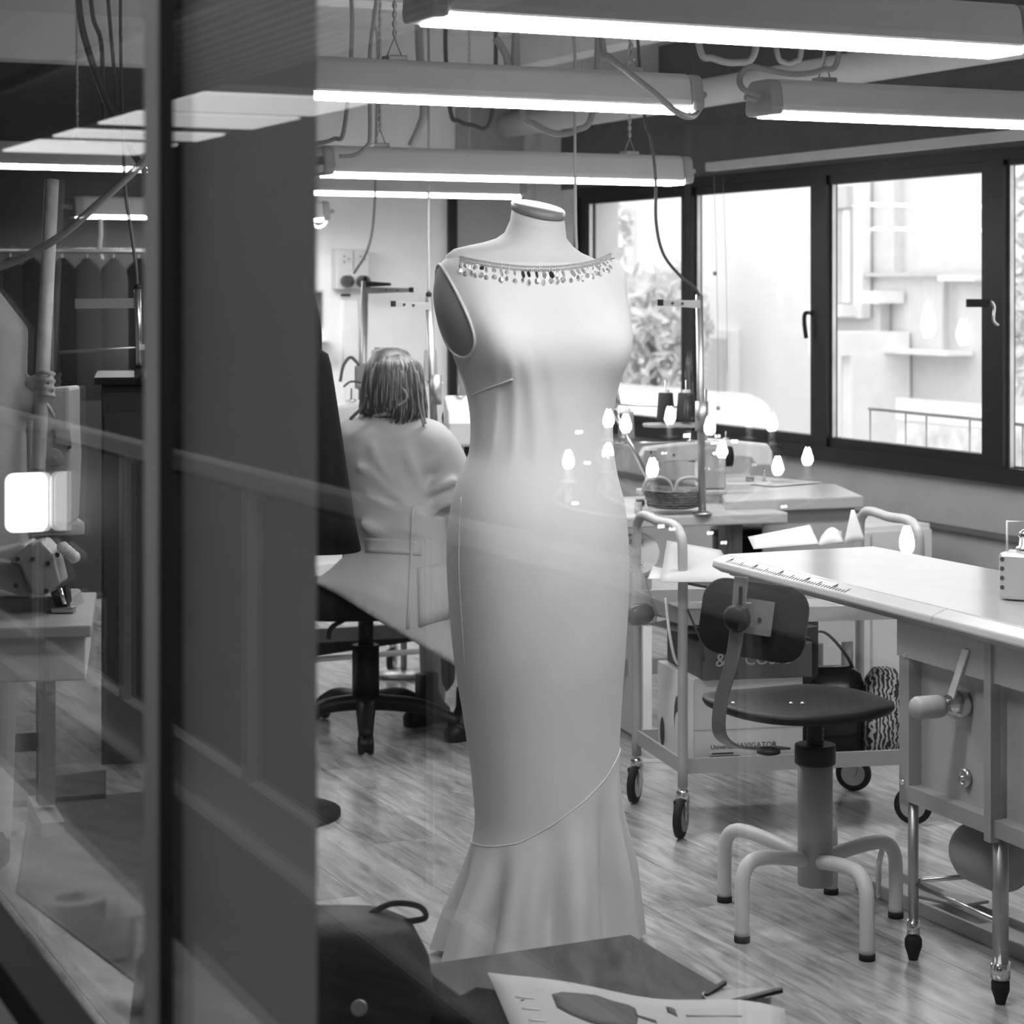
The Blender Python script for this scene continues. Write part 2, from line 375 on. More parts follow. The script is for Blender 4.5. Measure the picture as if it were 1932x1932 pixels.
# white pipe and ducts under the ceiling along the windows
struct(cyl('trim_3', R(2.5, BW-0.32, 2.30), R(AW, BW-0.32, 2.30), 0.062, 'white_paint'))
struct(rbox('trim_4', 2.5, AW, BW-0.75, BW-0.62, CZ-0.13, CZ, 'white_paint'))
struct(rbox('trim_5', 6.9, 7.1, G, BW, CZ-0.16, CZ, 'white_paint'))
struct(rbox('trim_6', 8.9, 9.06, G, BW, CZ-0.2, CZ, 'white_paint'))
# perforated cable tray hung across the room
ct = thing('cable_tray', 'perforated metal cable tray hung across under the ceiling', 'cable tray', R(5.7, 2.4, 2.36))
trz = 2.34
rbox('tray_bottom', 5.62, 5.74, 0.6, 3.35, trz, trz+0.006, 'steel_dull', ct)
for aa in (5.62, 5.74): rbox('tray_side', aa-0.004, aa+0.004, 0.6, 3.35, trz, trz+0.045, 'grey_enamel', ct)
for bb in (1.0, 2.0, 3.0): rbox('tray_hanger', 5.675, 5.685, bb, bb+0.01, trz+0.045, CZ, 'steel_dull', ct)
vs, fs = [], []
for i in range(90):
    v, f = boxg(R(5.6145, 0.63+i*0.03, trz+0.022), (0.014, 0.004, 0.018), TH); o_ = len(vs); vs += v; fs += [tuple(q+o_ for q in t) for t in f]
mk('tray_slots', vs, fs, mat('slot_dark', 0.02, 0.8), ct, kind='stuff')
# back wall: wall chase beside the corner with a grey curtain strip, door jamb
struct(rbox('trim_7', AW-0.03, AW, 4.30, 4.345, 0, 2.0, 'dark_frame'))
struct(rbox('wall_niche', AW-0.022, AW, 4.345, 4.72, 0, CZ, 'plaster_grey'))
struct(rbox('trim_8', AW-0.05, AW, 4.72, 4.78, 0, CZ, 'pale_paint'))
# ------------------------------------------------------------------ the glass partition towards the gallery
gp = struct(bpy.data.objects.new('window_2', None)); COL.objects.link(gp); gp.location = R(1.0, G, 0.75); WORLD.add(gp.name)
rbox('pane', -1.2, 1.642, G-0.004, G+0.004, 0.76, 2.55, 'glass_partition', gp)
rbox('pane', 1.728, 3.6, G-0.004, G+0.004, 0.76, 2.55, 'glass_partition', gp)
rbox('gasket', 1.643, 1.685, G-0.004, G+0.004, 0.76, 2.55, 'gasket', gp)
rbox('stile', 1.685, 1.728, G-0.005, G+0.005, 0.76, 2.55, 'alu', gp)
rbox('frame_head', -1.2, 3.6, G-0.03, G+0.03, 2.55, CZ, 'alu_dark', gp)
rbox('frame_foot', -1.2, 3.6, G-0.03, G+0.015, 0.695, 0.762, 'gasket', gp)
struct(rbox('trim_9', 1.66, 1.76, G+0.008, 0.600, 0, CZ, 'alu_dark'))           # the grey post behind the glass
sill = struct(rbox('trim_10', -1.2, 3.6, 0.28, G-0.03, 0.695, 0.725, 'pale_wood'))
struct(rbox('wall_parapet', -1.5, 3.6, 0.36, G+0.02, -0.15, 0.695, 'plaster_grey'))
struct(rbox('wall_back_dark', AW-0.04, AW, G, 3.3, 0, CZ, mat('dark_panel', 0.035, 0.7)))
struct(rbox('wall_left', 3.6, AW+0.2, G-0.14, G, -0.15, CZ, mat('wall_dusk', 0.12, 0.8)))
# ================================================================== THE GALLERY ON THE CAMERA'S SIDE OF THE GLASS
HZC = 2.60
mat('hall_wall', 0.05, 0.8); mat('hall_rail', 0.75, 0.5); mat('infill', 0.08, 0.6); mat('corrugated', 0.85, 0.6); mat('soffit', 0.22, 0.8)
struct(rbox('floor_gallery', -4, 21, -0.95, 0.36, -0.2, 0, 'gallery_wood'))
struct(rbox('floor_hall', -4, 21, -6.6, -0.95, -3.2, -3.0, 'hall_wall'))
struct(rbox('wall_hall_side', -4, 21, -6.8, -6.6, -3.2, HZC+.2, 'hall_wall'))
struct(rbox('wall_hall_end', 21, 21.2, -6.8, 0.5, -3.2, HZC+.2, 'hall_wall'))
struct(rbox('wall_hall_near', -4.2, -4, -6.8, 0.5, -3.2, HZC+.2, 'hall_wall'))
struct(rbox('wall_gallery_far', AW+0.2, 21, G-0.14, G, -0.2, HZC+.2, 'hall_wall'))
struct(rbox('wall_gallery_near', -4, -1.2, 0.36, G, -0.2, HZC+.2, 'hall_wall'))
struct(rbox('wall_gallery_edge', -4, 21, -0.95, -0.90, -3.0, -0.2, 'hall_wall'))
struct(rbox('ceiling_gallery', -4, 21, -1.5, G-0.03, HZC, HZC+0.15, 'soffit'))
struct(rbox('ceiling_hall', -4, 21, -6.8, -1.5, HZC+0.05, HZC+0.2, 'soffit'))
# corrugated sheets of the soffit
pts = []
nb = 96
for i in range(nb+1):
    b_ = -1.52-1.12*i/nb; pts.append((b_, HZC+0.02+0.026*math.sin(i*math.pi/4)))
vs = [R(a_, b_, z_) for a_ in (2, 21) for b_, z_ in pts]; n = len(pts)
struct(mk('ceiling_corrugated', vs, [(i, i+1, n+i+1, n+i) for i in range(n-1)], 'corrugated', smooth=True)).modifiers.new('t', 'SOLIDIFY').thickness = 0.004
struct(rbox('trim_11', 2, 21, -1.56, -1.50, HZC-0.04, HZC, 'white_paint'))
# luminous ceiling panels across the hall
emit('panel_light', 0.9, 1.0)
for i, (a0, a1) in enumerate(((11.9, 13.1), (13.35, 14.35), (15.0, 15.7), (16.2, 17.5))):
    lab = ['broad luminous ceiling panel first along the corrugated soffit', 'luminous ceiling panel close behind the broad first panel', 'narrowest luminous ceiling panel of the hall', 'luminous ceiling panel nearest the hall end wall'][i]
    t = thing('ceiling_light_panel', lab, 'ceiling light', R((a0+a1)/2, -3.2, HZC), group='luminous panels in the hall ceiling')
    rbox('frame', a0-0.03, a1+0.03, -3.78, -2.62, HZC+0.005, HZC+0.05, 'white_paint', t)
    rbox('diffuser', a0, a1, -3.75, -2.65, HZC-0.012, HZC+0.005, 'panel_light', t)
# strip lights added out of view to brighten the gallery
emit('strip_light', 1.0, 9.0)
for i, a_ in enumerate((1.2, 4.2, 7.2)):
    t = thing('strip_light', ['strip light in the gallery ceiling above the partition glass', 'second strip light along the gallery ceiling', 'strip light in the gallery ceiling far from the partition glass'][i], 'ceiling light', R(a_, -0.2, HZC-.04), group='strip lights of the gallery')
    rbox('housing', a_-.75, a_+.75, -.26, -.14, HZC-.032, HZC-.002, 'white_paint', t); rbox('diffuser', a_-.73, a_+.73, -.245, -.155, HZC-.047, HZC-.032, 'strip_light', t)
# balustrade of the gallery
BB = -0.82
bal = struct(bpy.data.objects.new('trim_12', None)); COL.objects.link(bal); bal.location = R(5, BB, 0); WORLD.add(bal.name)
rbox('handrail', -3, 20, BB-0.03, BB+0.03, 0.925, 0.975, 'hall_rail', bal, bevel=0.008)
rbox('base_rail', -3, 20, BB-0.03, BB+0.02, 0, 0.145, 'hall_rail', bal)
rbox('floor_strip', -3, 20, BB+0.02, BB+0.07, 0, 0.012, 'hall_rail', bal)
for k in range(-3, 9):
    a_ = 4.13+1.27*k
    rbox('post', a_-0.022, a_+0.022, BB-0.02, BB+0.02, 0.145, 0.925, 'hall_rail', bal)
    rbox('panel', a_+0.04, a_+1.23, BB-0.012, BB-0.004, 0.16, 0.9, 'infill', bal)
# rolls of paper on the sill in front of the glass
def roll(p, r, h, label, axis=(0, 0, 1)):
    o = lathe('paper_roll', [(r*0.52, 0), (r, 0), (r, h), (r*0.52, h), (r*0.5, h*0.9), (r*0.5, 0.002)], p, 'paper', None, n=28, axis=axis, smooth=False)
    return tag(o, label, 'roll')
def mirror(px, py, d):      # a thing seen at px, py in the pane stands at its mirror place
    a_, b_ = AB(W(px, py, d)); return R(a_, 2*G-b_, W(px, py, d).z)
p = mirror(150, 1810, 2.30); p.z = 0.725
roll(p, 0.036, 0.068, 'white paper roll standing upright on the sill')
p = mirror(262, 1800, 2.30); p.z = 0.725+0.022
roll(p, 0.022, 0.05, 'small white roll lying on its side on the sill', axis=(0.6, 0.8, 0))
p = mirror(250, 1905, 2.15); p.z = 0.725
tag(box('folded_cloth', p+V((0, 0, .008)), (0.05, 0.06, 0.016), 'paper', rz=0.9, bevel=0.006), 'folded white cloth on the sill beside the rolls', 'cloth')
# hanging backlit display in the hall void
p = mirror(84, 945, 7.55); emit('display_light', 1.0, 1.9)
t = thing('backlit_display', 'small backlit display box with rounded corners on a stand by the balustrade', 'display', V((p.x, p.y, 0)))
def rrect(w, h, r, n=5):
    out = []
    for cx, cy, a0 in ((w/2-r, h/2-r, 0), (-w/2+r, h/2-r, 90), (-w/2+r, -h/2+r, 180), (w/2-r, -h/2+r, 270)):
        for i in range(n+1):
            a = math.radians(a0+90*i/n); out.append((cx+r*math.cos(a), cy+r*math.sin(a)))
    return out
prism('case', rrect(0.31, 0.23, 0.04), p, UD.cross(V((0, 0, 1)))*-1, V((0, 0, 1)), 0.05, 'black_plastic', t)
mat_n = UD*-1
prism('lit_face', rrect(0.15, 0.21, 0.03), p+mat_n*0.03+VD*0.063, VD, V((0, 0, 1)), 0.012, 'display_light', t)
prism('dim_face', rrect(0.125, 0.21, 0.03), p+mat_n*0.03-VD*0.083, VD, V((0, 0, 1)), 0.012, emit('display_dim', 0.9, 0.6), t)
cyl('stand_post', V((p.x, p.y, .01)), p-V((0, 0, .11)), 0.012, 'cable_dark', t)
lathe('stand_foot', [(.02, 0), (.05, 0), (.05, .01), (.015, .015)], V((p.x, p.y, 0)), 'cable_dark', t)
# crystal chandelier in the void
cc = mirror(1300, 880, 9.0)
ch = thing('chandelier', 'crystal chandelier with candle bulbs hanging in the hall void', 'chandelier', cc-V((0, 0, .35)))
emit('bulb_light', 1.0, 160.0); mat('crystal', 0.9, 0.02, spec=1.0)
cyl('stem', cc+V((0, 0, -.25)), V((cc.x, cc.y, HZC+.05)), 0.012, 'chrome', ch)
lathe('centre_vase', [(0.02, -.28), (0.07, -.2), (0.09, -.12), (0.04, -.02), (0.06, .06), (0.02, .14)], cc, 'steel', ch)
for k in range(12):
    an = k*2*math.pi/12+0.2; rr = 0.52 if k % 2 else 0.36; zz = -0.03 if k % 2 else 0.13
    e = cc+V((math.cos(an)*rr, math.sin(an)*rr, zz))
    arm = tube('arm', [cc+V((0, 0, -.12)), cc+V((math.cos(an)*rr*.5, math.sin(an)*rr*.5, -.2+zz*.3)), e+V((math.cos(an)*.04, math.sin(an)*.04, -.12)), e+V((0, 0, -.03))], 0.007, 'steel', ch, n=8)
    lathe('drip_pan', [(0.008, -.035), (0.035, -.03), (0.03, -.022), (0.012, -.02), (0.012, 0.03)], e, 'steel', arm, n=14)
    lathe('candle_bulb', [(0.006, .03), (0.016, .045), (0.017, .06), (0.010, .085), (0.002, .105)], e, 'bulb_light', arm, n=10)
    lathe('crystal_drop', [(0.001, -.13), (0.012, -.10), (0.006, -.06), (0.001, -.045)], e, 'crystal', arm, n=6, smooth=False)
emit('spark_light', 1.0, 25.0)  # sparkle of the crystals put in as beads that glow by themselves
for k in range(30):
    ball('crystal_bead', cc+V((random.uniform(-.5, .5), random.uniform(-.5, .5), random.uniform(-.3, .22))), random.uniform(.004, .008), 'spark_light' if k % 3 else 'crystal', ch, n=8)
# single candle lamps further along the hall
for px, py, lab in ((1711, 1025, 'low'), (1752, 612, 'tall'), (1818, 632, 'slim')):
    e = mirror(px, py, 7.0)
    t = thing('candle_lamp', {'low': 'low single candle lamp on a thin drop rod', 'tall': 'candle lamp with the tallest bulb on a drop rod', 'slim': 'slim candle lamp on a drop rod beside the tallest one'}[lab], 'lamp', e)
    s_ = {'low': 1.2, 'tall': 1.5, 'slim': 1.1}[lab]
    lathe('candle_bulb', [(0.007, -.03*s_), (0.018, -.01*s_), (0.018, .01*s_), (0.009, .035*s_), (0.002, .05*s_)], e, 'bulb_light', t, n=10)
    cyl('socket', e+V((0, 0, .048*s_)), e+V((0, 0, .10*s_)), 0.011, 'steel', t); cyl('rod', e+V((0, 0, .10*s_)), V((e.x, e.y, HZC+.05)), 0.004, 'cable_dark', t, n=8)

# ================================================================== OUTDOORS, BEYOND THE WINDOWS
SZ = -1.4; FB = 13.0
mat('street', 0.6, 0.9, noise_amt=0.2); mat('facade', 0.76, 0.9, noise_amt=0.05, noise_scale=1.0); mat('facade_pale', 0.68, 0.9); mat('surround', 0.86, 0.8); mat('shutter', 0.55, 0.6)
mat('leaf', 0.66, 0.6); mat('bark', 0.2, 0.9); mat('van_paint', 0.78, 0.3); mat('facade_glass', 0.5, 0.2)
struct(rbox('ground_street', -4, 60, BW+0.25, 40, SZ-0.2, SZ, 'street'))
def FW(px, y, b_=FB):
    d = FPX*b_/(cT*(px-966+FPX*sT/cT)); return W(px, y, d)
bd = thing('building', 'pale rendered building across the street', 'building', R(22, FB, SZ))
af = a_of(1540, FB)
rbox('facade_wall', af, 45, FB, FB+6, SZ, 11, 'facade', bd)
rbox('facade_wall', 4, af, FB+0.05, FB+6, SZ, 11, 'facade_pale', bd)
def fbox(name, x0, x1, y0, y1, dep, m, parent, b_=FB):
    a1, a0 = a_of(x0, b_), a_of(x1, b_); z1, z0 = FW((x0+x1)/2, y0, b_).z, FW((x0+x1)/2, y1, b_).z
    return rbox(name, a0, a1, b_-dep, b_+0.02, z0, z1, m, parent)
w1 = fbox('window', 1563, 1640, 340, 600, 0.10, 'surround', bd); fbox('pane', 1578, 1624, 395, 572, 0.13, 'facade_glass', w1)
fbox('shutter_box', 1578, 1624, 352, 394, 0.18, 'shutter', w1); fbox('curtain', 1582, 1598, 396, 570, 0.135, 'surround', w1); fbox('window_sill', 1560, 1632, 574, 596, 0.30, 'surround', w1)
fbox('curtain', 1610, 1622, 396, 570, 0.135, 'surround', w1)
w2 = fbox('window', 1330, 1394, 622, 790, 0.10, 'surround', bd); fbox('pane', 1342, 1384, 638, 790, 0.13, 'shutter', w2)
fbox('downpipe', 1188, 1197, 330, 600, 0.16, 'surround', bd); fbox('shop_sign', 1216, 1300, 505, 516, 0.5, 'surround', bd)
fbox('meter_box', 1597, 1613, 745, 786, 0.15, 'surround', bd)
fbox('cornice', 1640, 2050, 512, 520, 0.08, 'shutter', bd); fbox('downpipe', 1786, 1789, 516, 660, 0.06, 'shutter', bd); fbox('downpipe', 1692, 1695, 300, 512, 0.06, 'facade_pale', bd)
fbox('wall_lamp', 1664, 1703, 549, 572, 0.3, 'surround', bd); fbox('bracket', 1668, 1676, 572, 640, 0.1, 'shutter', bd)
fbox('porch', 1662, 1713, 625, 668, 0.9, 'surround', bd); fbox('door', 1668, 1692, 700, 850, 0.1, mat('door_dark', 0.08, 0.5), bd); fbox('pillar', 1696, 1714, 668, 850, 0.7, 'surround', bd); fbox('pillar', 1634, 1648, 660, 850, 0.4, 'surround', bd)
fbox('ledge', 1713, 1832, 660, 668, 0.3, 'surround', bd); fbox('pilaster', 1800, 1870, 520, 530, 0.2, 'surround', bd)
# balcony rail just outside the window
t = thing('balcony_rail', 'thin metal rail outside the window on slim uprights', 'railing', FW(1800, 860, 5.6))
tube('top_bar', [FW(1640, 771, 5.6), FW(1740, 781, 5.6), FW(1834, 790, 5.6), FW(1932, 802, 5.6), FW(2020, 812, 5.6)], 0.008, 'steel_dull', t)
for px in (1642, 1709, 1748, 1830, 1930, 2010): cyl('upright', FW(px, 770+(px-1640)*.105, 5.6), FW(px, 910, 5.6), 0.004, 'steel_dull', t, n=8)
struct(rbox('ledge_outside', 3.9, 9.8, BW+0.25, 5.75, 0.55, 0.62, 'surround'))
# parked van
vb = 9.2; va1, va0 = 14.3, 18.9
vt = thing('van', 'white parked van beyond the windows', 'van', R(19.5, vb, SZ))
prof = [(-2.3, .35), (-2.32, .9), (-2.22, 1.45), (-2.0, 1.78), (-1.7, 1.84), (1.2, 1.84), (1.75, 1.25), (2.2, 1.0), (2.32, .7), (2.3, .35)]
prism('body', prof, R(19.5, vb+0.9, SZ), UD, (0, 0, 1), 1.8, 'van_paint', vt, bevel=0.12, seg=4)
prism('side_window', [(-1.9, 1.15), (-1.85, 1.6), (1.0, 1.6), (1.45, 1.2), (1.4, 1.15)], R(19.5, vb-0.005, SZ), UD, (0, 0, 1), 0.02, 'facade_glass', vt)
for k in (-1.4, 1.45):
    wv = R(19.5+k, vb+0.05, SZ+0.32); wh = cyl('wheel', wv-VD*0.06, wv+VD*0.15, 0.32, 'rubber', vt); cyl('hub', wv-VD*0.075, wv-VD*0.05, 0.17, 'steel', wh)
# trees
def tree(name, label, base, blobs, n, size=0.11):
    t = thing(name, label, 'tree', base)
    top = blobs[0][0]
    tube('trunk', [base, base.lerp(top, .5)+V((.1, 0, 0)), top], [0.09, 0.06, 0.03], 'bark', t, n=8)
    vs, fs = [], []
    for i in range(n):
        c, r = random.choice(blobs); q = V((random.gauss(0, 1), random.gauss(0, 1), random.gauss(0, 1))).normalized()*random.random()**.4
        p = c+V((q.x*r[0], q.y*r[0], q.z*r[1])); e1 = V((random.gauss(0, 1), random.gauss(0, 1), random.gauss(0, 1))).normalized(); e2 = e1.orthogonal().normalized()
        s_ = size*random.uniform(.6, 1.3); k = len(vs); vs += [p-e1*s_, p+e2*s_*.4, p+e1*s_, p-e2*s_*.4]; fs.append((k, k+1, k+2, k+3))
    mk('foliage', vs, fs, 'leaf', t, kind='stuff')
pa = FW(1225, 640, 11.9); tree('street_tree', 'leafy pale tree seen through the first window pane', V((pa.x, pa.y, SZ)), [(pa, (.75, .9)), (pa+V((.25, 0, .1)), (.5, .8)), (pa+V((-.25, 0, -.4)), (.6, .6))], 900)
pa = FW(1140, 420, 11.5); tree('street_tree', 'loose crowned tree high beside the corner of the window', V((pa.x, pa.y, SZ)), [(pa, (.35, .6)), (pa+V((-.4, 0, .1)), (.5, .8))], 330)
pa = FW(1945, 560, 11.0); tree('street_tree', 'tree with drooping pale leaves beyond the last pane', V((pa.x, pa.y, SZ)), [(pa, (.35, 1.1)), (pa+V((.4, 0, .3)), (.5, .9))], 500)

# ================================================================== FLUORESCENT LAMPS
def fixture(a_, b0, b1, z, label, chain_at=(0.2, 0.8), cords=True):
    """bottom of the lit strip at height z"""
    L_ = b1-b0; t = thing('fluorescent_lamp', label, 'ceiling lamp', R(a_, (b0+b1)/2, z), rz=TH, group='hanging fluorescent lamps')
    hw = [(-.062, .012), (-.066, .03), (-.055, .085), (-.04, .098), (.04, .098), (.055, .085), (.066, .03), (.062, .012)]
    c = L_/2-0.035
    prism('housing', hw, (0, 0, 0), (0, 1, 0), (0, 0, 1), 2*c, 'lamp_plastic', t, bevel=0.006)
    prism('diffuser', [(-.05, .0), (-.058, .006), (-.058, .016), (.058, .016), (.058, .006), (.05, .0)], (0, 0, 0), (0, 1, 0), (0, 0, 1), 2*c+0.01, 'tube_light', t)
    for s in (-1, 1):
        cap = prism('end_cap', [(x*1.08, .004+(y-.012)*1.08) for x, y in hw], (s*(c+.017), 0, 0), (0, 1, 0), (0, 0, 1), 0.036, 'lamp_cap', t, bevel=0.008)
        cyl('cable_gland', (s*(c+.03), 0, .05), (s*(c+.075), 0, .05), 0.014, 'lamp_cap', cap, r2=0.008, n=12)
    for f in chain_at:
        x = -L_/2+L_*f
        cl = box('hanger_clip', (x, 0, .104), (0.05, 0.05, 0.014), 'steel_dull', t, bevel=0.003)
        for s in (-1, 1): cyl('hanger_wire', (x+s*.02, 0, .108), (x, 0, .155), 0.0018, 'steel', cl, n=6)
        chain('chain', (x, 0, .155), (x, 0, CZ-z), 0.0065, 'steel', t)
    return t
l1 = fixture(3.35, 1.39, 2.67, 1.908, 'long fluorescent lamp hanging over the cutting end of the room', (0.3, 0.75))
l2 = fixture(4.75, 1.47, 2.74, 1.905, 'fluorescent lamp with a slack cable crossing its end', (0.35, 0.86))
l3 = fixture(4.75, 2.94, 4.22, 1.904, 'fluorescent lamp with a curled cable, over the ironing table', (0.16, 0.8))
l4 = fixture(6.3, 2.277, 3.605, 1.808, 'fluorescent lamp hanging over the seated seamstress', (0.16, 0.84))
l5 = fixture(8.6, 2.80, 4.08, 1.862, 'fluorescent lamp nearest the back wall and window corner', (0.2, 0.8))
l6 = fixture(7.85, 1.0, 2.27, 1.90, 'fluorescent lamp over the overlock machines', (0.3, 0.7))
l7 = fixture(9.45, 2.25, 3.46, 1.775, 'fluorescent lamp by the back wall with a hanging tape', (0.3, 0.7))
l8 = fixture(2.0, 2.9, 4.17, 1.905, 'fluorescent lamp nearest the glass partition end of the windows', (0.2, 0.8))  # outside the view, added to light the room
# ================================================================== DRESS FORM AND GOWN
DD = 4.66; PPM = FPX/DD
def zr(y): return CAMH-(y-HZ)/PPM
def xr(x): return (x-966.0)/PPM
PHI = math.radians(24); nF, sF = V((math.sin(PHI), -math.cos(PHI), 0)), V((math.cos(PHI), math.sin(PHI), 0))
# rows of the silhouette: y, left, right, depth ratio
SIL = [(484, 850, 1158, .34), (490, 841, 1166, .36), (500, 834, 1174, .40), (520, 828, 1180, .46), (560, 825, 1181, .52), (600, 831, 1181, .58), (640, 846, 1180, .64), (680, 862, 1174, .66),
       (720, 878, 1166, .64), (760, 887, 1159, .64), (800, 891, 1155, .64), (850, 888, 1156, .66), (880, 877, 1160, .68), (910, 865, 1166, .70), (950, 855, 1176, .72), (1000, 848, 1182, .74), (1060, 847, 1185, .75),
       (1150, 852, 1183, .75), (1250, 862, 1177, .74), (1350, 878, 1170, .72), (1450, 892, 1166, .71), (1500, 897, 1167, .71), (1550, 899, 1170, .71), (1600, 889, 1178, .72), (1700, 857, 1191, .74), (1760, 837, 1199, .76), (1815, 818, 1206, .78)]
def sil(z):
    y = HZ+(CAMH-z)*PPM
    y = min(max(y, SIL[0][0]), SIL[-1][0])
    for i in range(len(SIL)-1):
        if SIL[i][0] <= y <= SIL[i+1][0]: break
    P = [SIL[max(i-1, 0)], SIL[i], SIL[i+1], SIL[min(i+2, len(SIL)-1)]]
    h = P[2][0]-P[1][0]; t = (y-P[1][0])/h; out = []
    for k in (1, 2, 3):
        m1 = (P[2][k]-P[0][k])/max(P[2][0]-P[0][0], 1e-6)*h; m2 = (P[3][k]-P[1][k])/max(P[3][0]-P[1][0], 1e-6)*h
        out.append((2*t**3-3*t**2+1)*P[1][k]+(t**3-2*t*t+t)*m1+(-2*t**3+3*t*t)*P[2][k]+(t**3-t*t)*m2)
    L_, R_, k_ = out
    cx, hw = xr((L_+R_)/2), (R_-L_)/2/PPM
    A = hw/math.sqrt(math.cos(PHI)**2+(k_*math.sin(PHI))**2)
    return cx, A, A*k_
ZB = zr(655)
def S(t, z, off=0.0, fold=0.0):
    """surface of the gown: t = 0 towards the wearer's front, turning to the viewer's right"""
    cx, A, B = sil(z); ct, st = math.cos(t), math.sin(t)
    p = 2.15
    s_ = math.copysign(abs(st)**(2/p), st); c_ = math.copysign(abs(ct)**(2/p), ct)
    P = V((cx, DD, z))+sF*(A+off)*s_+nF*(B+off)*c_
    # bust and the drag lines under it
    for tb in (-0.72, 0.72):
        g = math.exp(-((t-tb)/0.42)**2)*math.exp(-((z-ZB)/(0.075 if z < ZB else 0.13))**2); P += (nF+sF*0.35*math.copysign(1, tb))*0.040*g
    if ct > 0 and z < ZB+0.02 and z > zr(905):
        f = (ZB+0.02-z)/(ZB+0.02-zr(905)); w = math.sin(math.pi*min(1, f*1.05)) if f < .95 else 0
        for tb, wd, am in ((-0.62-0.10*f, .06, .007), (-0.45+0.10*f, .055, .006), (-0.80-0.35*f, .06, .006), (-0.3+.2*f, .07, -.004)):
            P += nF*am*w*math.exp(-((t-tb)/wd)**2)
    if fold: P += (nF*c_+sF*s_)*fold
    return P
def seam_z(x):       # the slanting seam of the flounce by image column
    K = [(840, 1600), (905, 1577), (925, 1574), (980, 1562), (1040, 1531), (1100, 1492), (1140, 1458), (1165, 1424), (1220, 1340)]
    for i in range(len(K)-1):
        if x <= K[i+1][0]: break
    t = min(max((x-K[i][0])/(K[i+1][0]-K[i][0]), 0), 1); return zr(K[i][1]+(K[i+1][1]-K[i][1])*t)
NT = 120
base = V((xr(1012), DD, 0))
fm = thing('dress_form', "tailor's dress form with bare neck and flat cap wearing the gown", 'mannequin', base)
# neck and shoulders of the form
NK = [(402, 965, 1066, 1.0), (425, 962, 1068, .95), (445, 951, 1070, .9), (458, 935, 1082, .8), (468, 912, 1098, .66), (477, 884, 1124, .55), (486, 858, 1150, .46), (500, 842, 1166, .42), (530, 836, 1172, .46)]
rings = []
for y, L_, R_, k_ in NK:
    hw = (R_-L_)/2/PPM; A = hw/math.sqrt(math.cos(PHI)**2+(k_*math.sin(PHI))**2)
    tilt = 0.012 if y < 440 else 0.006
    tl = max(0, min(1, (462-y)/50))*.22
    rings.append([q+V((0, 0, -tilt*(q.x-xr(1015))/0.06+(q.y-DD)*tl)) for q in ell(V((xr((L_+R_)/2), DD, zr(y))), sF, nF*-1, A, A*k_*.9, 48)])
loft('neck_and_shoulders', rings, 'form_cloth', fm, cap1=False)
cx = V((xr(1015.5), DD, zr(396)))
rings = [[q+V((0, 0, -0.012*(q.x-cx.x)/0.06+(q.y-DD)*.22)) for q in ell(cx+V((0, 0, dz)), sF, nF*-1, r_, r_*.94, 40)] for dz, r_ in ((-.010, .052), (-.009, .0595), (0, .061), (.006, .0605), (.009, .057))]
loft('neck_cap', rings, 'form_cap', fm)
# torso under the cloth and stand
loft('torso', [[S(2*math.pi*i/48, z, -0.012) for i in range(48)] for z in [zr(y) for y in (500, 540, 580, 620, 660, 700, 750, 800, 850, 900, 960, 1030, 1100)]], 'form_grey', fm)
cyl('stand_pole', base+V((0, 0, .04)), base+V((0, 0, zr(1090))), 0.018, 'steel', fm)
lathe('stand_foot', [(0.01, 0), (0.15, 0), (0.15, .02), (0.05, .035), (0.02, .05)], base, 'steel_dull', fm)
# the gown
gw = thing('evening_gown', 'white sleeveless evening gown with slanted flounce and crystal neckline', 'dress', V((xr(1012), DD, 0.004)))
tops = []
rings = []
def ztop(t):
    st, ct = math.sin(t), math.cos(t)
    return zr(486) - (0.012*max(ct, 0)**2.0 if ct > 0 else 0.02*ct*ct)
NZ = 90
def seam_of(t):
    z = zr(1500)
    for _ in range(6): z = seam_z(966+S(t, z).x*PPM)
    return z
zseam = [seam_of(2*math.pi*i/NT) for i in range(NT)]
for j in range(NZ+1):
    f = j/NZ; ring = []
    for i in range(NT):
        t = 2*math.pi*i/NT; tt = t if t <= math.pi else t-2*math.pi
        z = ztop(t)+(zseam[i]-ztop(t))*f; ring.append(S(tt, z, 0.002))
    rings.append(ring)
sh = loft('sheath', rings, 'satin', gw, cap0=False, cap1=False)
# flounce
rings = []; NZ2 = 44
for j in range(NZ2+1):
    f = j/NZ2; ring = []
    for i in range(NT*2):
        t = math.pi*i/NT; k = i/2; z0 = zseam[int(k) % NT]*(1-(k % 1))+zseam[(int(k)+1) % NT]*(k % 1)
        tt = t if t <= math.pi else t-2*math.pi
        z = z0+0.002+(0.012-z0)*f
        am = 0.020*min(1, f*1.6)**1.3
        fo = am*(math.sin(t*9+0.6)+0.45*math.sin(t*17+1.9)+0.35*math.sin(t*5+2.2))
        ring.append(S(tt, z, 0.0035, fo))
    rings.append(ring)
loft('flounce', rings, 'satin', gw, cap0=False, cap1=False)
tube('seam', [S(t if t <= math.pi else t-2*math.pi, zseam[i]+0.001, 0.0030) for i, t in [(i, 2*math.pi*i/NT) for i in range(NT)]], 0.0016, mat('seam_shade', 0.55, 0.7), gw, n=6, sp=1, closed=True)
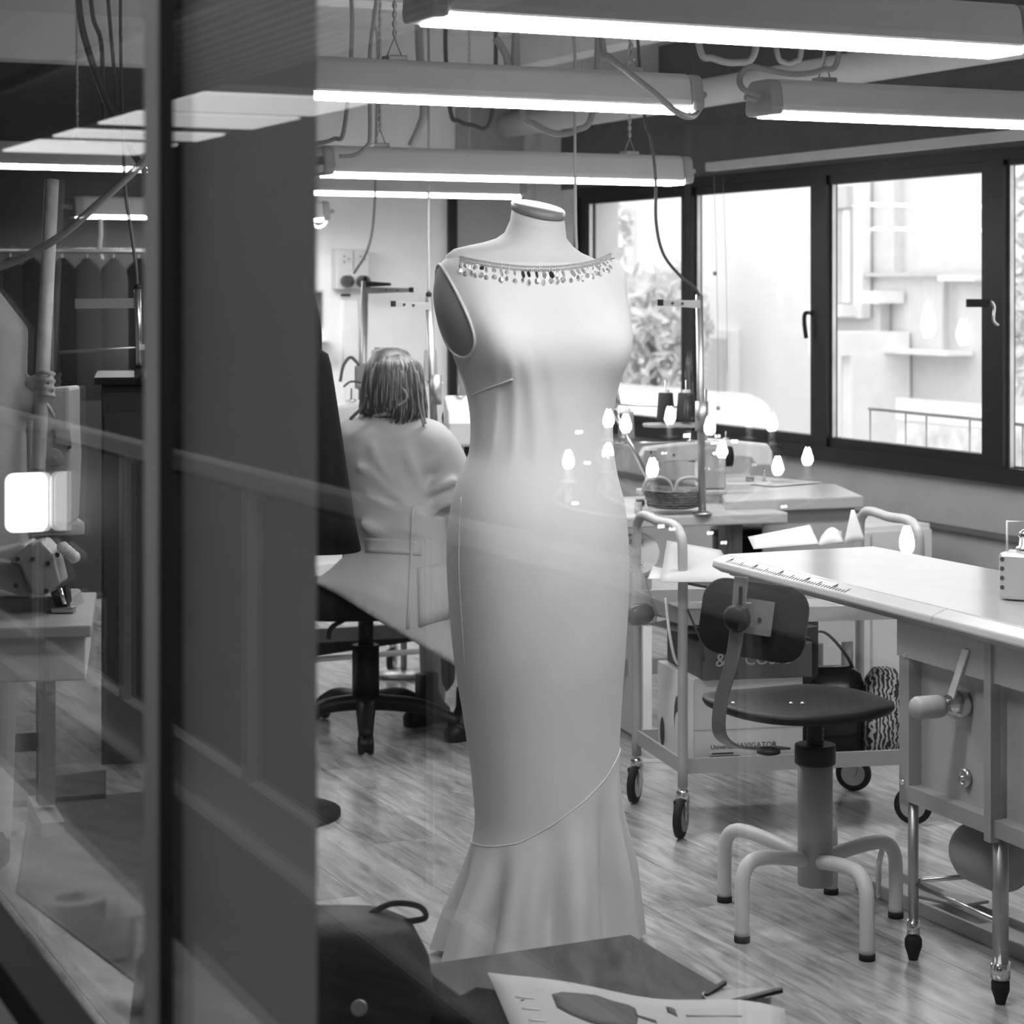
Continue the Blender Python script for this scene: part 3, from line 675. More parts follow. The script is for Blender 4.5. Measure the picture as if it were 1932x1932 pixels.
# armhole: the grey arm plate of the form and the bound edge
def arm_edge(s_, k=1.0, n=44):
    out = []
    for i in range(n):
        a = 2*math.pi*i/n; ww = (0.52 if math.cos(a) < 0 else 0.50)
        t = s_*(-1)*(-1.52 + (-0.08)*math.sin(a)*0) 
        t = -1.50+k*(ww*math.cos(a)+0.13*math.sin(a)*-1); z = zr(586)+k*zr0*math.sin(a)
        out.append((t*(-s_), z))
    return out
zr0 = (zr(500)-zr(672))/2
for s_ in (-1,):
    rings = []
    for kk in (1.0, .8, .6, .4, .2, .02):
        rings.append([S(t if s_ > 0 else t, z, 0.0035+0.004*(1-kk)) for t, z in [(q[0]*1, q[1]) for q in arm_edge(s_, kk)]])
    loft('arm_plate', rings, 'form_grey', fm, cap0=False, cap1=True)
    tube('armhole_binding', [S(t, z, 0.0045) for t, z in arm_edge(s_)], 0.0036, 'satin', gw, n=7, sp=1, closed=True)
# dart and side seams, raised lines
def line_on(name, pix, r=0.0013, off=0.0022):
    pts = []
    for x, y in pix:
        z = zr(y); best = min((abs(966+FPX*S(t*.02, z).x/S(t*.02, z).y-x), t*.02) for t in range(-100, 80)); pts.append(S(best[1], z, off))
    return tube(name, pts, r, 'satin', gw, n=6, sp=4)
line_on('bust_dart', [(893, 742), (915, 731), (940, 720), (968, 710)], 0.002)
line_on('side_seam', [(868, 690), (878, 715), (888, 750)], 0.0018)
line_on('side_seam', [(872, 930), (868, 1000), (868, 1060), (872, 1150), (880, 1250)], 0.0016)
# crystal neckline
mat('crystal_stone', 0.8, 0.12, 0.75); mat('crystal_dark', 0.05, 0.08, 0.6); mat('silver_bead', 0.75, 0.25, 0.7)
def on_front(x, y, off):
    z = zr(y); t = min(((abs(966+FPX*S(t*.01, z).x/S(t*.01, z).y-x), t*.01) for t in range(-150, 150)))[1]; return S(t, z, off), t
curve = spline([V((872, 487, 0)), V((905, 494, 0)), V((950, 501, 0)), V((1000, 505, 0)), V((1050, 504, 0)), V((1095, 498, 0)), V((1125, 490, 0)), V((1148, 479, 0))], 14)
tr = mk('neckline_trim', *tubeg([on_front(p.x, p.y, 0.004)[0] for p in curve], 0.0012, 6), 'silver_bead', gw, smooth=True)
vs, fs = [], []
for p in curve:
    for dy in (0, 6):
        c, _ = on_front(p.x, p.y+dy, 0.005); r = 0.0038; k = len(vs)
        vs += [c+V((r, 0, 0)), c+V((0, 0, r)), c-V((r, 0, 0)), c-V((0, 0, r)), c+nF*r, c-nF*r]
        fs += [(k, k+1, k+4), (k+1, k+2, k+4), (k+2, k+3, k+4), (k+3, k, k+4), (k+1, k, k+5), (k+2, k+1, k+5), (k+3, k+2, k+5), (k, k+3, k+5)]
mk('beads', vs, fs, 'silver_bead', tr, kind='stuff')
def gem(w, h):
    vs = [V((0, 0, 0))]; prof = [(w*.7, -h*.2), (w, -h*.6), (w*.6, -h*.92)]
    for r, z in prof:
        for i in range(6): vs.append(V((r*math.cos(i*math.pi/3), r*.6*math.sin(i*math.pi/3), z)))
    vs.append(V((0, 0, -h))); fs = [(0, 1+(i+1) % 6, 1+i) for i in range(6)]
    for j in range(2):
        for i in range(6): fs.append((1+j*6+i, 1+j*6+(i+1) % 6, 7+j*6+(i+1) % 6, 7+j*6+i))
    fs += [(13+i, 13+(i+1) % 6, 19) for i in range(6)]
    me = bpy.data.meshes.new('crystal_drop'); me.from_pydata([tuple(v) for v in vs], [], fs); return me
gA, gB = gem(.0066, .020), gem(.0058, .0125); gA.materials.append(MATS['crystal_stone']); gB.materials.append(MATS['crystal_stone']); gC = gem(.006, .016); gC.materials.append(MATS['crystal_dark'])
nd = 27
for i in range(nd):
    p = curve[int((i+.5)/nd*(len(curve)-1))]
    for k, (dy, me) in enumerate(((8, gC if i in (10, 11, 12, 14, 4) else gA), (23 if i % 2 else 20, gB))):
        c, t = on_front(p.x+random.uniform(-1, 1), p.y+dy-1, 0.006)
        o = bpy.data.objects.new('crystal_drop', me); COL.objects.link(o); o.parent = tr
        o.scale = (random.uniform(1, 1.3),)*3; o.location = c-V(gw.location); o.rotation_euler = (0, random.uniform(-.25, .25), random.uniform(0, 3))

# ================================================================== IRONING TABLE
ET = V((.374, -.927, 0)).normalized(); EN = V((-ET.y, ET.x, 0)); TZ = 0.79
P0 = W(1369, 1045, FPX*(CAMH-TZ)/(1045-HZ))
it = thing('ironing_table', 'grey steel ironing table with ruler edge and cabinet below', 'ironing table', V((P0.x, P0.y, 0))+ET*.8+EN*.2)
def T(s_, n_, z): return V((P0.x, P0.y, 0))+ET*s_+EN*n_+V((0, 0, z))
LT, WT = 1.9, 0.46
vs = [T(s_, n_, z) for z in (TZ-.016, TZ) for s_, n_ in ((0, 0), (LT, 0), (LT, WT+.06), (0, WT-.03))]
mk('table_top', vs, [(3, 2, 1, 0), (4, 5, 6, 7), (0, 1, 5, 4), (1, 2, 6, 5), (2, 3, 7, 6), (3, 0, 4, 7)], 'table_white', it, bevel=0.004)
# sloping front lip carrying the ruler, underside
lip = [(0, -.002), (-.022, -.018), (-.022, -.034), (-.004, -.044), (.03, -.044), (.03, -.018)]
LIPN = [(0, -.001), (-.034, -.014), (-.038, -.03), (-.012, -.044), (.05, -.044), (.05, -.02)]
vs = [T(s_, n_, TZ+z) for s_ in (-.004, 0.98) for n_, z in LIPN]; n = len(LIPN)
lp = mk('front_lip', vs, [tuple(range(n)), tuple(reversed(range(n, 2*n)))]+[(i, n+i, n+(i+1) % n, (i+1) % n) for i in range(n)], 'laminate', it, bevel=0.004)
vs, fs = [], []
e0, e1 = V(LIPN[0]+(0,)), V(LIPN[1]+(0,))
for i in range(46):
    s_ = 0.06+i*0.0125; Ln = .9 if i % 10 == 0 else (.65 if i % 5 == 0 else .35)
    for (sa, w) in ((s_, .0026 if Ln < .8 else .0042),):
        q0, q1 = .92, .92-Ln*.75; k = len(vs)
        for ds in (-w/2, w/2):
            for q in (q0, q1):
                for up in (0.0004, 0.0012):
                    vs.append(T(sa+ds, e1.x*q, TZ+e0.y+(e1.y-e0.y)*q+up))
        fs += [(k, k+2, k+3, k+1), (k+4, k+5, k+7, k+6), (k, k+1, k+5, k+4), (k+2, k+6, k+7, k+3), (k, k+4, k+6, k+2), (k+1, k+3, k+7, k+5)]
mk('ruler_marks', vs, fs, mat('ruler_ink', 0.06, 0.6), lp, kind='stuff')
slope = (EN*(e1.x-e0.x)+V((0, 0, e1.y-e0.y))).normalized()
for k in range(5):
    text('ruler_number', str((k+1)*10), T(0.06+k*.125+.004, e1.x*.62, TZ+e0.y+(e1.y-e0.y)*.62+.0012), ET, -slope, 0.012, MATS['ruler_ink'], lp)
mat('mark_pale', 0.5, 0.5)
vs = [T(s_, n_, TZ+z) for s_ in (.98, LT) for n_, z in LIPN]
mk('front_lip', vs, [tuple(range(n)), tuple(reversed(range(n, 2*n)))]+[(i, n+i, n+(i+1) % n, (i+1) % n) for i in range(n)], 'laminate', it, bevel=0.004)
def tbox(name, s0, s1, n0, n1, z0, z1, m, parent=it, **k):
    vs = [T(s_, n_, z) for z in (z0, z1) for s_, n_ in ((s0, n0), (s1, n0), (s1, n1), (s0, n1))]
    return mk(name, vs, [(3, 2, 1, 0), (4, 5, 6, 7), (0, 1, 5, 4), (1, 2, 6, 5), (2, 3, 7, 6), (3, 0, 4, 7)], m, parent, **k)
tbox('underside_board', 0.02, LT, .0, WT-.04, TZ-.05, TZ-.017, 'laminate')
# find where the cabinet starts from its left edge in the picture
def s_of(px, n_):
    lo, hi = 0, 2.0
    for _ in range(40):
        m_ = (lo+hi)/2; q = T(m_, n_, 0); lo, hi = (m_, hi) if 966+FPX*q.x/q.y < px else (lo, m_)
    return lo
CN = 0.03
c0, c1 = s_of(1700, CN), s_of(1872, CN); CB = 0.352
tbox('apron', c0-.01, c1+.3, CN-.004, CN+.02, .655, .742, 'grey_paint')
cb = tbox('cabinet', c0+.03, c1+.3, CN+.03, WT-.06, CB+.015, .70, 'grey_paint')
tbox('corner_post', c0-.004, c0+.034, CN-.002, CN+.03, CB-.02, .66, 'grey_enamel')
tbox('corner_post', c1-.012, c1+.012, CN-.012, CN+.012, CB-.02, .735, 'grey_enamel')
tbox('corner_post', c0-.004, c0+.03, WT-.08, WT-.05, CB-.02, .66, 'grey_enamel')
tbox('bottom_rail', c0, c1+.3, CN-.004, CN+.03, CB-.008, CB+.026, 'grey_enamel')
tbox('bottom_ledge', c0, c1+.3, CN+.03, WT-.05, CB-.002, CB+.014, 'grey_paint')
for s_, n_, r_ in ((c0+.03, CN+.012, .0115), (c0+.02, WT-.07, .0115), (c1+.0, CN+.02, .0165), (c1+.05, WT-.05, .0115)):
    lg = cyl('leg', T(s_, n_, CB), T(s_, n_, .05), r_, 'steel_dull', it, n=16)
    cyl('leveller_collar', T(s_, n_, .085), T(s_, n_, .052), r_*1.2, 'chrome', lg, n=14); lathe('foot', [(.010, 0), (.013, .012), (.019, .03), (.019, .044), (.013, .054)], T(s_, n_, 0), 'rubber', lg, n=14)
cyl('stretcher', T(c0+.03, CN+.02, .17), T(c0+.05, WT-.07, .165), .006, 'steel', it, n=8)
cyl('stretcher', T(c0+.03, CN+.016, .165), T(c1, CN+.02, .165), .006, 'steel', it, n=8)
# lever, knob and lock on the cabinet
kn = T(s_of(1800, CN), CN+.02, CAMH-(1365-HZ)/FPX*4.24)
kb = lathe('knob', [(.026, .01), (.03, -.004), (.03, -.02), (.022, -.032), (.018, -.05), (.018, -.10), (.012, -.105)], kn, 'chrome', it, axis=EN, n=24)
lathe('knob_grip', [(.022, -.05), (.024, -.06), (.024, -.11), (.02, -.118)], kn, 'grey_paint', kb, axis=EN)
prism('lever', [(-.012, 0), (.012, 0), (.010, .13), (-.010, .13)], kn+EN*-.03+V((0, 0, .01)), ET, V((ET.x*.45, ET.y*.45, .9)), .004, 'pale_paint', it)
lk = T(s_of(1802, CN), CN+.028, CAMH-(1510-HZ)/FPX*4.24)
lathe('lock', [(.02, 0), (.02, -.006), (.013, -.012), (.013, -.008), (.005, -.008), (.005, -.014)], lk, 'steel', it, axis=EN, n=24)
cyl('screw', T(c0+.012, CN-.006, CB+.03), T(c0+.012, CN+.0, CB+.03), .006, 'chrome', it, n=12)
cyl('screw', T(c0+.02, CN-.006, .66), T(c0+.02, CN+.0, .66), .006, 'chrome', it, n=12)
# suction motor under the cabinet
mc = T((c0+c1)/2+.02, CN+.10, .255)
mo = lathe('suction_motor', [(.02, -.085), (.055, -.075), (.066, -.05), (.066, .05), (.055, .075), (.02, .085)], mc, 'grey_enamel', it, axis=ET, n=28)
cyl('motor_neck', mc+V((0, 0, .06)), mc+V((0, 0, .10)), .022, 'steel', mo)
# foot pedal with its hoop on the floor
p0, p1 = F(1612, 1676), F(1960, 1828); pd = (p1-p0); pd.z = 0; pn_ = V((-pd.y, pd.x, 0)).normalized()
vs = []
for q in (p0, p1):
    for s_, z in ((0, 0), (0, .035), (.012, .035), (.012, .014), (.11, .014), (.11, .035), (.122, .035), (.122, 0)): vs.append(V((q.x, q.y, 0))+pn_*s_+V((0, 0, z)))
mk('pedal_tray', vs, [tuple(range(8)), tuple(reversed(range(8, 16)))]+[(i, 8+i, 8+(i+1) % 8, (i+1) % 8) for i in range(8)], 'grey_paint', it, bevel=.003)
hq = F(1682, 1712); tube('pedal_hoop', [V((hq.x-.025, hq.y+.03, .014)), V((hq.x-.024, hq.y+.03, .09)), V((hq.x-.008, hq.y+.03, .145)), V((hq.x+.012, hq.y+.03, .135)), V((hq.x+.018, hq.y+.03, .07)), V((hq.x+.018, hq.y+.03, .014))], .007, 'chrome', it, n=10)
box('pedal_plate', V((p0.x, p0.y, 0))+pd*.45+pn_*.06+V((0, 0, .045)), (.16, .085, .008), 'grey_enamel', it, rz=math.atan2(pd.y, pd.x), ry=-.12, bevel=.003)
# small tin on the table
tz = W(1895, 1133, FPX*(CAMH-TZ)/(1133-HZ)); tz.z = TZ
tn = thing('oil_tin', 'square oil tin with wire handle on the ironing table', 'tin', tz, rz=-0.5)
box('body', (.03, .035, .052), (.085, .075, .10), mat('tin', 0.5, 0.35, 0.3, noise_amt=0.1), tn, bevel=.008)
tube('handle', [(-.004, .035, .10), (-.004, .035, .165), (.06, .035, .168), (.06, .035, .10)], .0028, 'pale_paint', tn, sp=1, n=8)
lathe('spout', [(.018, .1), (.018, .112), (.012, .116), (.010, .135)], (.035, .03, 0), 'steel', tn, n=16)
ball('cap', (.035, .03, .138), .013, 'chrome', tn)
for k in range(4): cyl('stamp', (-.004, -.0035, .088-k*.02), (-.004, -.002, .088-k*.02), .005, 'ruler_ink', tn, n=10)
# ================================================================== TASK CHAIR
CH = W(1538, 1650, 4.84); CH.z = 0
tc_ = thing('task_chair', 'black task chair with bent steel back bar and five tubular legs', 'chair', CH)
for x, y in ((1367, 1705), (1400, 1781), (1636, 1815), (1690, 1735), (1568, 1690)):
    f = F(x, y-4); dv = (f-CH); dv.z = 0; dn = dv.normalized(); e = CH+dv
    leg = tube('leg', [CH+dn*.02+V((0, 0, .150)), CH+dv*.35+V((0, 0, .165)), CH+dv*.72+V((0, 0, .178)), CH+dv*.9+V((0, 0, .172)), CH+dv*.985+V((0, 0, .145)), e+V((0, 0, .10)), e+V((0, 0, .012))], .0165, 'pale_paint', tc_, n=14, sp=5)
    cyl('foot_cap', e, e+V((0, 0, .014)), .0178, 'rubber', leg, n=14)
cyl('pedestal', CH+V((0, 0, .095)), CH+V((0, 0, .375)), .040, 'grey_paint', tc_, n=28)
cyl('pedestal_collar', CH+V((0, 0, .37)), CH+V((0, 0, .415)), .047, 'black_plastic', tc_, n=24, bevel=.004)
lathe('spindle', [(.018 if i % 2 else .021, .41+i*.006) for i in range(13)], CH, 'black_plastic', tc_, n=16)
prism('seat_bracket', rrect(.24, .12, .03), CH+V((-.02, 0, .486)), V((1, .15, 0)), V((-.15, 1, 0)), .022, 'black_plastic', tc_)
# seat: a dished shield of moulded wood
sd = V((.92, .39, 0)).normalized(); sn = V((-sd.y, sd.x, 0)); sc0 = W(1505, 1360, 4.80); sc0.z = .515
outl = []
for i in range(44):
    a = 2*math.pi*i/44; ca, sa = math.cos(a), math.sin(a)
    outl.append((.205*math.copysign(abs(ca)**.72, ca), .185*math.copysign(abs(sa)**.72, sa)))
rings = []
for zz, k in ((-.016, .90), (-.014, .97), (-.004, 1.0), (.004, .985), (.006, .9), (.002, .6), (-.001, .3), (-.002, .02)):
    rings.append([sc0+sd*x*k+sn*y*k+V((0, 0, zz+(x*x*k*k*.25-(.10*max(x*k-.12, 0))))) for x, y in outl])
st = loft('seat', rings, mat('chair_black', 0.008, 0.5, bump=.1, bump_scale=200, spec=.2), tc_)
vs, fs = [], []
for i in range(-5, 5):
    for j in range(-4, 5):
        c = sc0+sd*(i*.027+(j % 2)*.013)+sn*j*.024+V((0, 0, .0065)); k = len(vs)
        if (i*.027)**2+(j*.024)**2 > .0185: continue
        vs += [c+(sd*math.cos(q*math.pi/3)+sn*math.sin(q*math.pi/3))*.003 for q in range(6)]; fs.append(tuple(range(k, k+6)))
mk('seat_holes', vs, fs, mat('hole_black', 0.002, 0.9), st, kind='stuff')
for x, y in ((1383, 1355), (1515, 1325), (1493, 1388)):
    q = W(x, y, 4.75); q.z = .5235; lathe('stud', [(.006, 0), (.006, .002), (.003, .005)], q, 'chrome', tc_, n=12)
# steel back bar, a flat strip bent round the seat edge
bar = [W(1480, 1411, 4.80), W(1420, 1412, 4.72), W(1385, 1407, 4.66), W(1361, 1390, 4.62), W(1356, 1360, 4.60), W(1363, 1310, 4.59), W(1376, 1265, 4.57), W(1386, 1220, 4.56), W(1392, 1165, 4.56), W(1399, 1088, 4.57)]
bp = spline(bar, 6); wdir = V((.80, -.50, 0)).normalized(); vs, fs = [], []
for i, q in enumerate(bp):
    tg = (bp[min(i+1, len(bp)-1)]-bp[max(i-1, 0)]).normalized(); nn = tg.cross(wdir).normalized()
    for sx, sy in ((-1, -1), (1, -1), (1, 1), (-1, 1)): vs.append(q+wdir*sx*.0165+nn*sy*.0028)
for i in range(len(bp)-1):
    for k in range(4): fs.append((i*4+k, i*4+(k+1) % 4, i*4+4+(k+1) % 4, i*4+4+k))
fs += [(3, 2, 1, 0), tuple(len(vs)-4+k for k in range(4))]
bb = mk('back_bar', vs, fs, mat('bar_grey', .17, .35, .3), tc_, bevel=.002)
sl = W(1397, 1128, 4.553); prism('slot', rrect(.008, .05, .0035), sl, wdir, V((.03, 0, 1)), .002, 'hole_black', bb)
# backrest plate behind the bar
bc = W(1424, 1170, 4.62); bx = V((.88, -.47, 0)).normalized(); bx = V((.93, -.36, -.09)).normalized(); bz = V((.10, .13, 1)).normalized()
bz = (bz-bx*bz.dot(bx)).normalized(); by = bx.cross(bz)
rows = []
for j in range(9):
    rows.append([])
    for i in range(13): pass
ol = rrect(.236, .165, .05, 7); rings = []
for th, k in ((-.010, .97), (-.007, 1.0), (.007, 1.0), (.010, .97), (.011, .5), (.011, .02)):
    rings.append([bc+bx*x*k+bz*y*k+by*(th+1.2*(x*k)**2*.6) for x, y in ol])
loft('backrest', rings, 'chair_black', tc_)
pl = bc-by*.016
pl = W(1432, 1165, 4.585); prism('clamp_plate', rrect(.062, .075, .004), pl, bx, bz, .004, 'bar_grey', tc_)
box('clamp', W(1409, 1160, 4.56), (.02, .02, .052), 'bar_grey', tc_, rz=-.5)
cyl('bolt', W(1433, 1169, 4.578), W(1433, 1169, 4.586), .005, 'chrome', tc_, n=10)
kq = W(1386, 1166, 4.545); lathe('back_knob', [(.02, 0), (.029, .006), (.030, .022), (.02, .032)], kq-by*0+V((.01, .012, 0)), 'black_plastic', tc_, axis=(-.35, -.93, 0), n=20)
lathe('tilt_knob', [(.012, 0), (.026, .004), (.026, .012), (.012, .016)], W(1450, 1424, 4.62), 'black_plastic', tc_, axis=(0, 0, 1), n=20)

# ================================================================== TROLLEY
tRL, tFL = F(1201, 1512), F(1288, 1578); tRR = F(1622, 1493)
ex = (tRR-tRL); ex.z = 0; LX = ex.length; ex.normalize(); ey_ = (tFL-tRL); ey_.z = 0
tr0 = V((tRL.x, tRL.y, 0))
def TT(s_, n_, z): return tr0+ex*s_+ey_*n_+V((0, 0, z))      # n_ 0 rear .. 1 front
tro = thing('trolley', 'grey tubular steel trolley with two shelves on rubber castors', 'trolley', TT(LX/2, .5, 0))
HT = 0.815
for s_ in (0, LX):
    inw = .05 if s_ == 0 else -.05
    tube('end_loop', [TT(s_, 0, .13), TT(s_, 0, .45), TT(s_, 0, HT-.07), TT(s_, .06, HT-.012), TT(s_, .2, HT+.004), TT(s_, .5, HT), TT(s_, .8, HT+.004), TT(s_, .94, HT-.012), TT(s_, 1, HT-.07), TT(s_, 1, .45), TT(s_, 1, .13)], .0135, 'pale_paint' if 0 else 'grey_paint', tro, n=14, sp=4)
def shelf(z0, z1, nm):
    vs, fs = [], []
    r = rootof(tro)
    for nme, a0, a1, n0, n1, zz0, zz1 in (('deck', .0, LX, 0.02, .98, z0, z0+.004), ('lip', .0, LX, .97, 1.0, z0, z1), ('lip', .0, LX, 0, .03, z0, z1), ('lip', -.004, .004, 0, 1, z0, z1), ('lip', LX-.004, LX+.004, 0, 1, z0, z1)):
        vs = [TT(s_, n_, z) for z in (zz0, zz1) for s_, n_ in ((a0, n0), (a1, n0), (a1, n1), (a0, n1))]
        o = mk('shelf_'+nme, vs, [(0, 1, 2, 3), (7, 6, 5, 4), (4, 5, 1, 0), (5, 6, 2, 1), (6, 7, 3, 2), (7, 4, 0, 3)], 'grey_paint', tro)
shelf(.165, .205, 'lower'); shelf(.56, .60, 'upper')
def castor(p, r, parent, hd, mrub='rubber', w=.022):
    hd = V(hd).normalized(); ax = V((-hd.y, hd.x, 0))
    c = p+hd*.018+V((0, 0, r))
    wh = lathe('castor_wheel', [(r*.45, -w/2), (r*.62, -w/2), (r*.8, -w/2), (r*.97, -w*.35), (r, 0), (r*.97, w*.35), (r*.8, w/2), (r*.62, w/2), (r*.45, w/2)], c, mrub, parent, axis=ax, n=28)
    lathe('wheel_disc', [(.004, -w*.58), (r*.66, -w*.56), (r*.66, w*.56), (.004, w*.58)], c, 'steel', wh, axis=ax, n=24, smooth=False)
    for s_ in (-1, 1):
        prism('fork', [(-.010, -.004), (.010, -.004), (.018, r*.9), (-.016, r*.9)], c+ax*s_*w*.78, hd*-1, (0, 0, 1), .003, 'chrome', wh)
    lathe('castor_plate', [(.016, 0), (.019, .004), (.015, .012), (.017, .018), (.012, .026)], V((p.x, p.y, p.z+r*1.9)), 'chrome', parent, n=16)
for s_, n_ in ((0, 0), (0, 1), (LX, 0), (LX, 1)):
    castor(TT(s_, n_, 0), .052, tro, V((-.35, -.93, 0)) if s_ == 0 else V((-.95, .3, 0)))
# --- things on and in the trolley
def tbx(name, s0, s1, n0, n1, z0, z1, m, parent=None, **k):
    vs = [TT(s_, n_, z) for z in (z0, z1) for s_, n_ in ((s0, n0), (s1, n0), (s1, n1), (s0, n1))]
    return mk(name, vs, [(0, 1, 2, 3), (7, 6, 5, 4), (4, 5, 1, 0), (5, 6, 2, 1), (6, 7, 3, 2), (7, 4, 0, 3)], m, parent, **k)
bxr = thing('paper_box', 'white printer paper carton on the lower shelf of the trolley', 'box', TT(.22, .5, .17))
bx0 = [tbx('carton_body', .04, .345, .16, .93, .172, .41, 'card_white', bxr, bevel=.003)]
nfront = (ey_.normalized()); up = V((0, 0, 1)); nout = V((ex.y, -ex.x, 0))
pf = lambda s_, z: TT(s_, .93, z)+nout*.0012
text('print', 'Universal', pf(.118, .222), ex, up, .017, MATS['print_dark'], bx0[0], 'CENTER')
text('print', 'NAVIGATOR', pf(.21, .222), ex, up, .021, MATS['print_dark'], bx0[0], 'CENTER')
prism('print_line', rrect(.06, .004, .0015), pf(.12, .210), ex, up, .0008, 'print_dark', bx0[0])
prism('print_line', rrect(.085, .004, .0015), pf(.125, .202), ex, up, .0008, 'print_dark', bx0[0])
tbx('flap_edge', .04, .345, .915, .935, .272, .275, 'card', bx0[0])
# printed blobs on the box's narrow side
for n_, z, w_, h_ in ((.62, .28, .16, .13), (.28, .22, .08, .08)):
    c = TT(.04, n_, z)-ex*.002
    prism('print_patch', [(w_*.2*math.cos(a*.524), h_*.5*math.sin(a*.524)) for a in range(12)], c, ey_, up, .0015, 'print_dark', bx0[0])
c = TT(.04, .62, .25)-ex*.0035; prism('print_patch', [(.022*math.cos(a*.524), .05*math.sin(a*.524)) for a in range(12)], c, ey_, up, .0015, 'card_white', bx0[0])
bx2 = thing('grey_carton', 'shallow grey carton with pale lettering on the paper carton', 'box', TT(.25, .5, .41))
e0_ = tbx('carton_body', .06, .36, .22, 1.0, .411, .505, mat('card_dark', .10, .7), bx2, bevel=.003)
text('print', '&', TT(.105, 1.0, .448)+nout*.0012, ex, up, .05, mat('print_pale', .5, .7), e0_, 'CENTER')
text('print', 'COSIC', TT(.235, 1.0, .45)+nout*.0012, ex, up, .044, MATS['print_pale'], e0_, 'CENTER')
for k, (a, b_, c_) in enumerate(((.02, .35, .02), (.05, .3, .014), (.0, .38, .026))):
    rows = [[TT(a+(b_)*i/7, .1+.8*j/4+k*.03, .508+.01*k+.018*math.sin(i*.6+k)+.006*j*math.cos(i)) for i in range(8)] for j in range(5)]
    tag(sheet('loose_paper', rows, .0012, 'paper' if k != 1 else 'paper_grey'), ['crumpled white paper lying in the carton with pale lettering', 'grey sheet of paper under the crumpled white one', 'uppermost curled white sheet over the carton with pale lettering'][k], 'paper')
# dark tray parts on upper shelf and papers
rows = [[TT(.0+.36*i/9, .15+.85*j/5, .645+.012*math.sin(i*.8+j*.5)+.02*j/5) for i in range(10)] for j in range(6)]
tag(sheet('black_plastic_wrap', rows, .003, 'black_gloss'), 'crumpled glossy black plastic wrap on the upper trolley shelf', 'plastic wrap')
pt = [((1238, 1088), (1330, 1094), (1395, 1098), (1300, 1010), (1262, 1016), 5.75, 'large pale pattern paper leaning on the upper trolley shelf', 'paper_grey')]
def pagep(name, label, pix, d, m, dd=0.0, cat='paper', bulge=.01):
    """a stiff sheet through four image corners with their depths"""
    (x0, y0, d0), (x1, y1, d1), (x2, y2, d2), (x3, y3, d3) = pix
    A, B, C, D = W(x0, y0, d0), W(x1, y1, d1), W(x2, y2, d2), W(x3, y3, d3); rows = []
    for j in range(7):
        v = j/6; rows.append([A.lerp(B, u/8).lerp(D.lerp(C, u/8), v)+V((0, 0, bulge*math.sin(math.pi*u/8)*math.sin(math.pi*v))) for u in range(9)])
    return tag(sheet(name, rows, .0012, m), label, cat)
pagep('pattern_paper', 'large grey pattern paper leaning across the upper trolley shelf', ((1246, 1098, 5.55), (1395, 1098, 5.5), (1360, 1038, 5.95), (1258, 1020, 5.9)), 0, 'paper_grey')
pagep('pattern_paper', 'white pattern sheet with a torn point on the trolley', ((1222, 1092, 5.6), (1262, 1094, 5.6), (1268, 1076, 5.9), (1232, 1068, 5.95)), 0, 'paper')
pagep('pattern_paper', 'upright white folded sheet standing behind the ironing table', ((1422, 1036, 5.85), (1545, 1026, 5.8), (1528, 990, 5.95), (1411, 1013, 6.0)), 0, 'paper')
pagep('pattern_paper', 'pointed white paper standing by the trolley handle', ((1592, 1026, 5.85), (1632, 1020, 5.85), (1612, 962, 5.9), (1606, 962, 5.9)), 0, 'paper')
pagep('pattern_paper', 'crumpled white scrap between the standing papers', ((1540, 1030, 5.85), (1592, 1022, 5.85), (1588, 1002, 5.95), (1550, 1010, 5.95)), 0, 'paper', bulge=.03)
# rope handles hanging from the shelf
tag(tube('dangling_cord', [W(1256, 1128, 5.6), W(1259, 1160, 5.6), W(1264, 1200, 5.6), W(1274, 1245, 5.62), W(1290, 1262, 5.65)], .004, 'cable_white', n=8), 'white cord dangling from the upper shelf of the trolley', 'cord')
tag(tube('dangling_cord', [W(1297, 1150, 5.55), W(1312, 1185, 5.6), W(1322, 1210, 5.62), W(1328, 1246, 5.64)], .003, 'cable_dark', n=8), 'dark cord with a toggle dangling behind the trolley post', 'cord')
# clear plastic bag on the trolley corner
pbm = mat('clear_plastic', .5, .12, spec=.9)
nt = pbm.node_tree; pb = nt.nodes['Principled BSDF']; pb.inputs['Alpha'].default_value = .38
rings = []
bgc = W(1208, 1120, 5.78)
for k, (dz, rx_, ry_) in enumerate(((-.085, .01, .01), (-.08, .05, .04), (-.05, .058, .05), (0, .05, .045), (.05, .035, .03), (.085, .02, .02), (.105, .03, .025), (.13, .034, .03))):
    rings.append([q+V((random.uniform(-.006, .006), random.uniform(-.006, .006), random.uniform(-.004, .004))) for q in ell(bgc+V((-.006*k, 0, dz)), (1, 0, 0), (0, 1, 0), rx_, ry_, 18)])
tb = thing('plastic_bag', 'knotted clear plastic bag hanging on the trolley corner', 'bag', bgc+V((0, 0, -.085)))
loft('bag_film', rings, pbm, tb, cap1=False)
clay('bag_contents', [limb([bgc+V((-.02, 0, -.06)), bgc+V((.02, .01, -.055))], [.03, .03])], 'black_gloss', tb, voxel=.008)
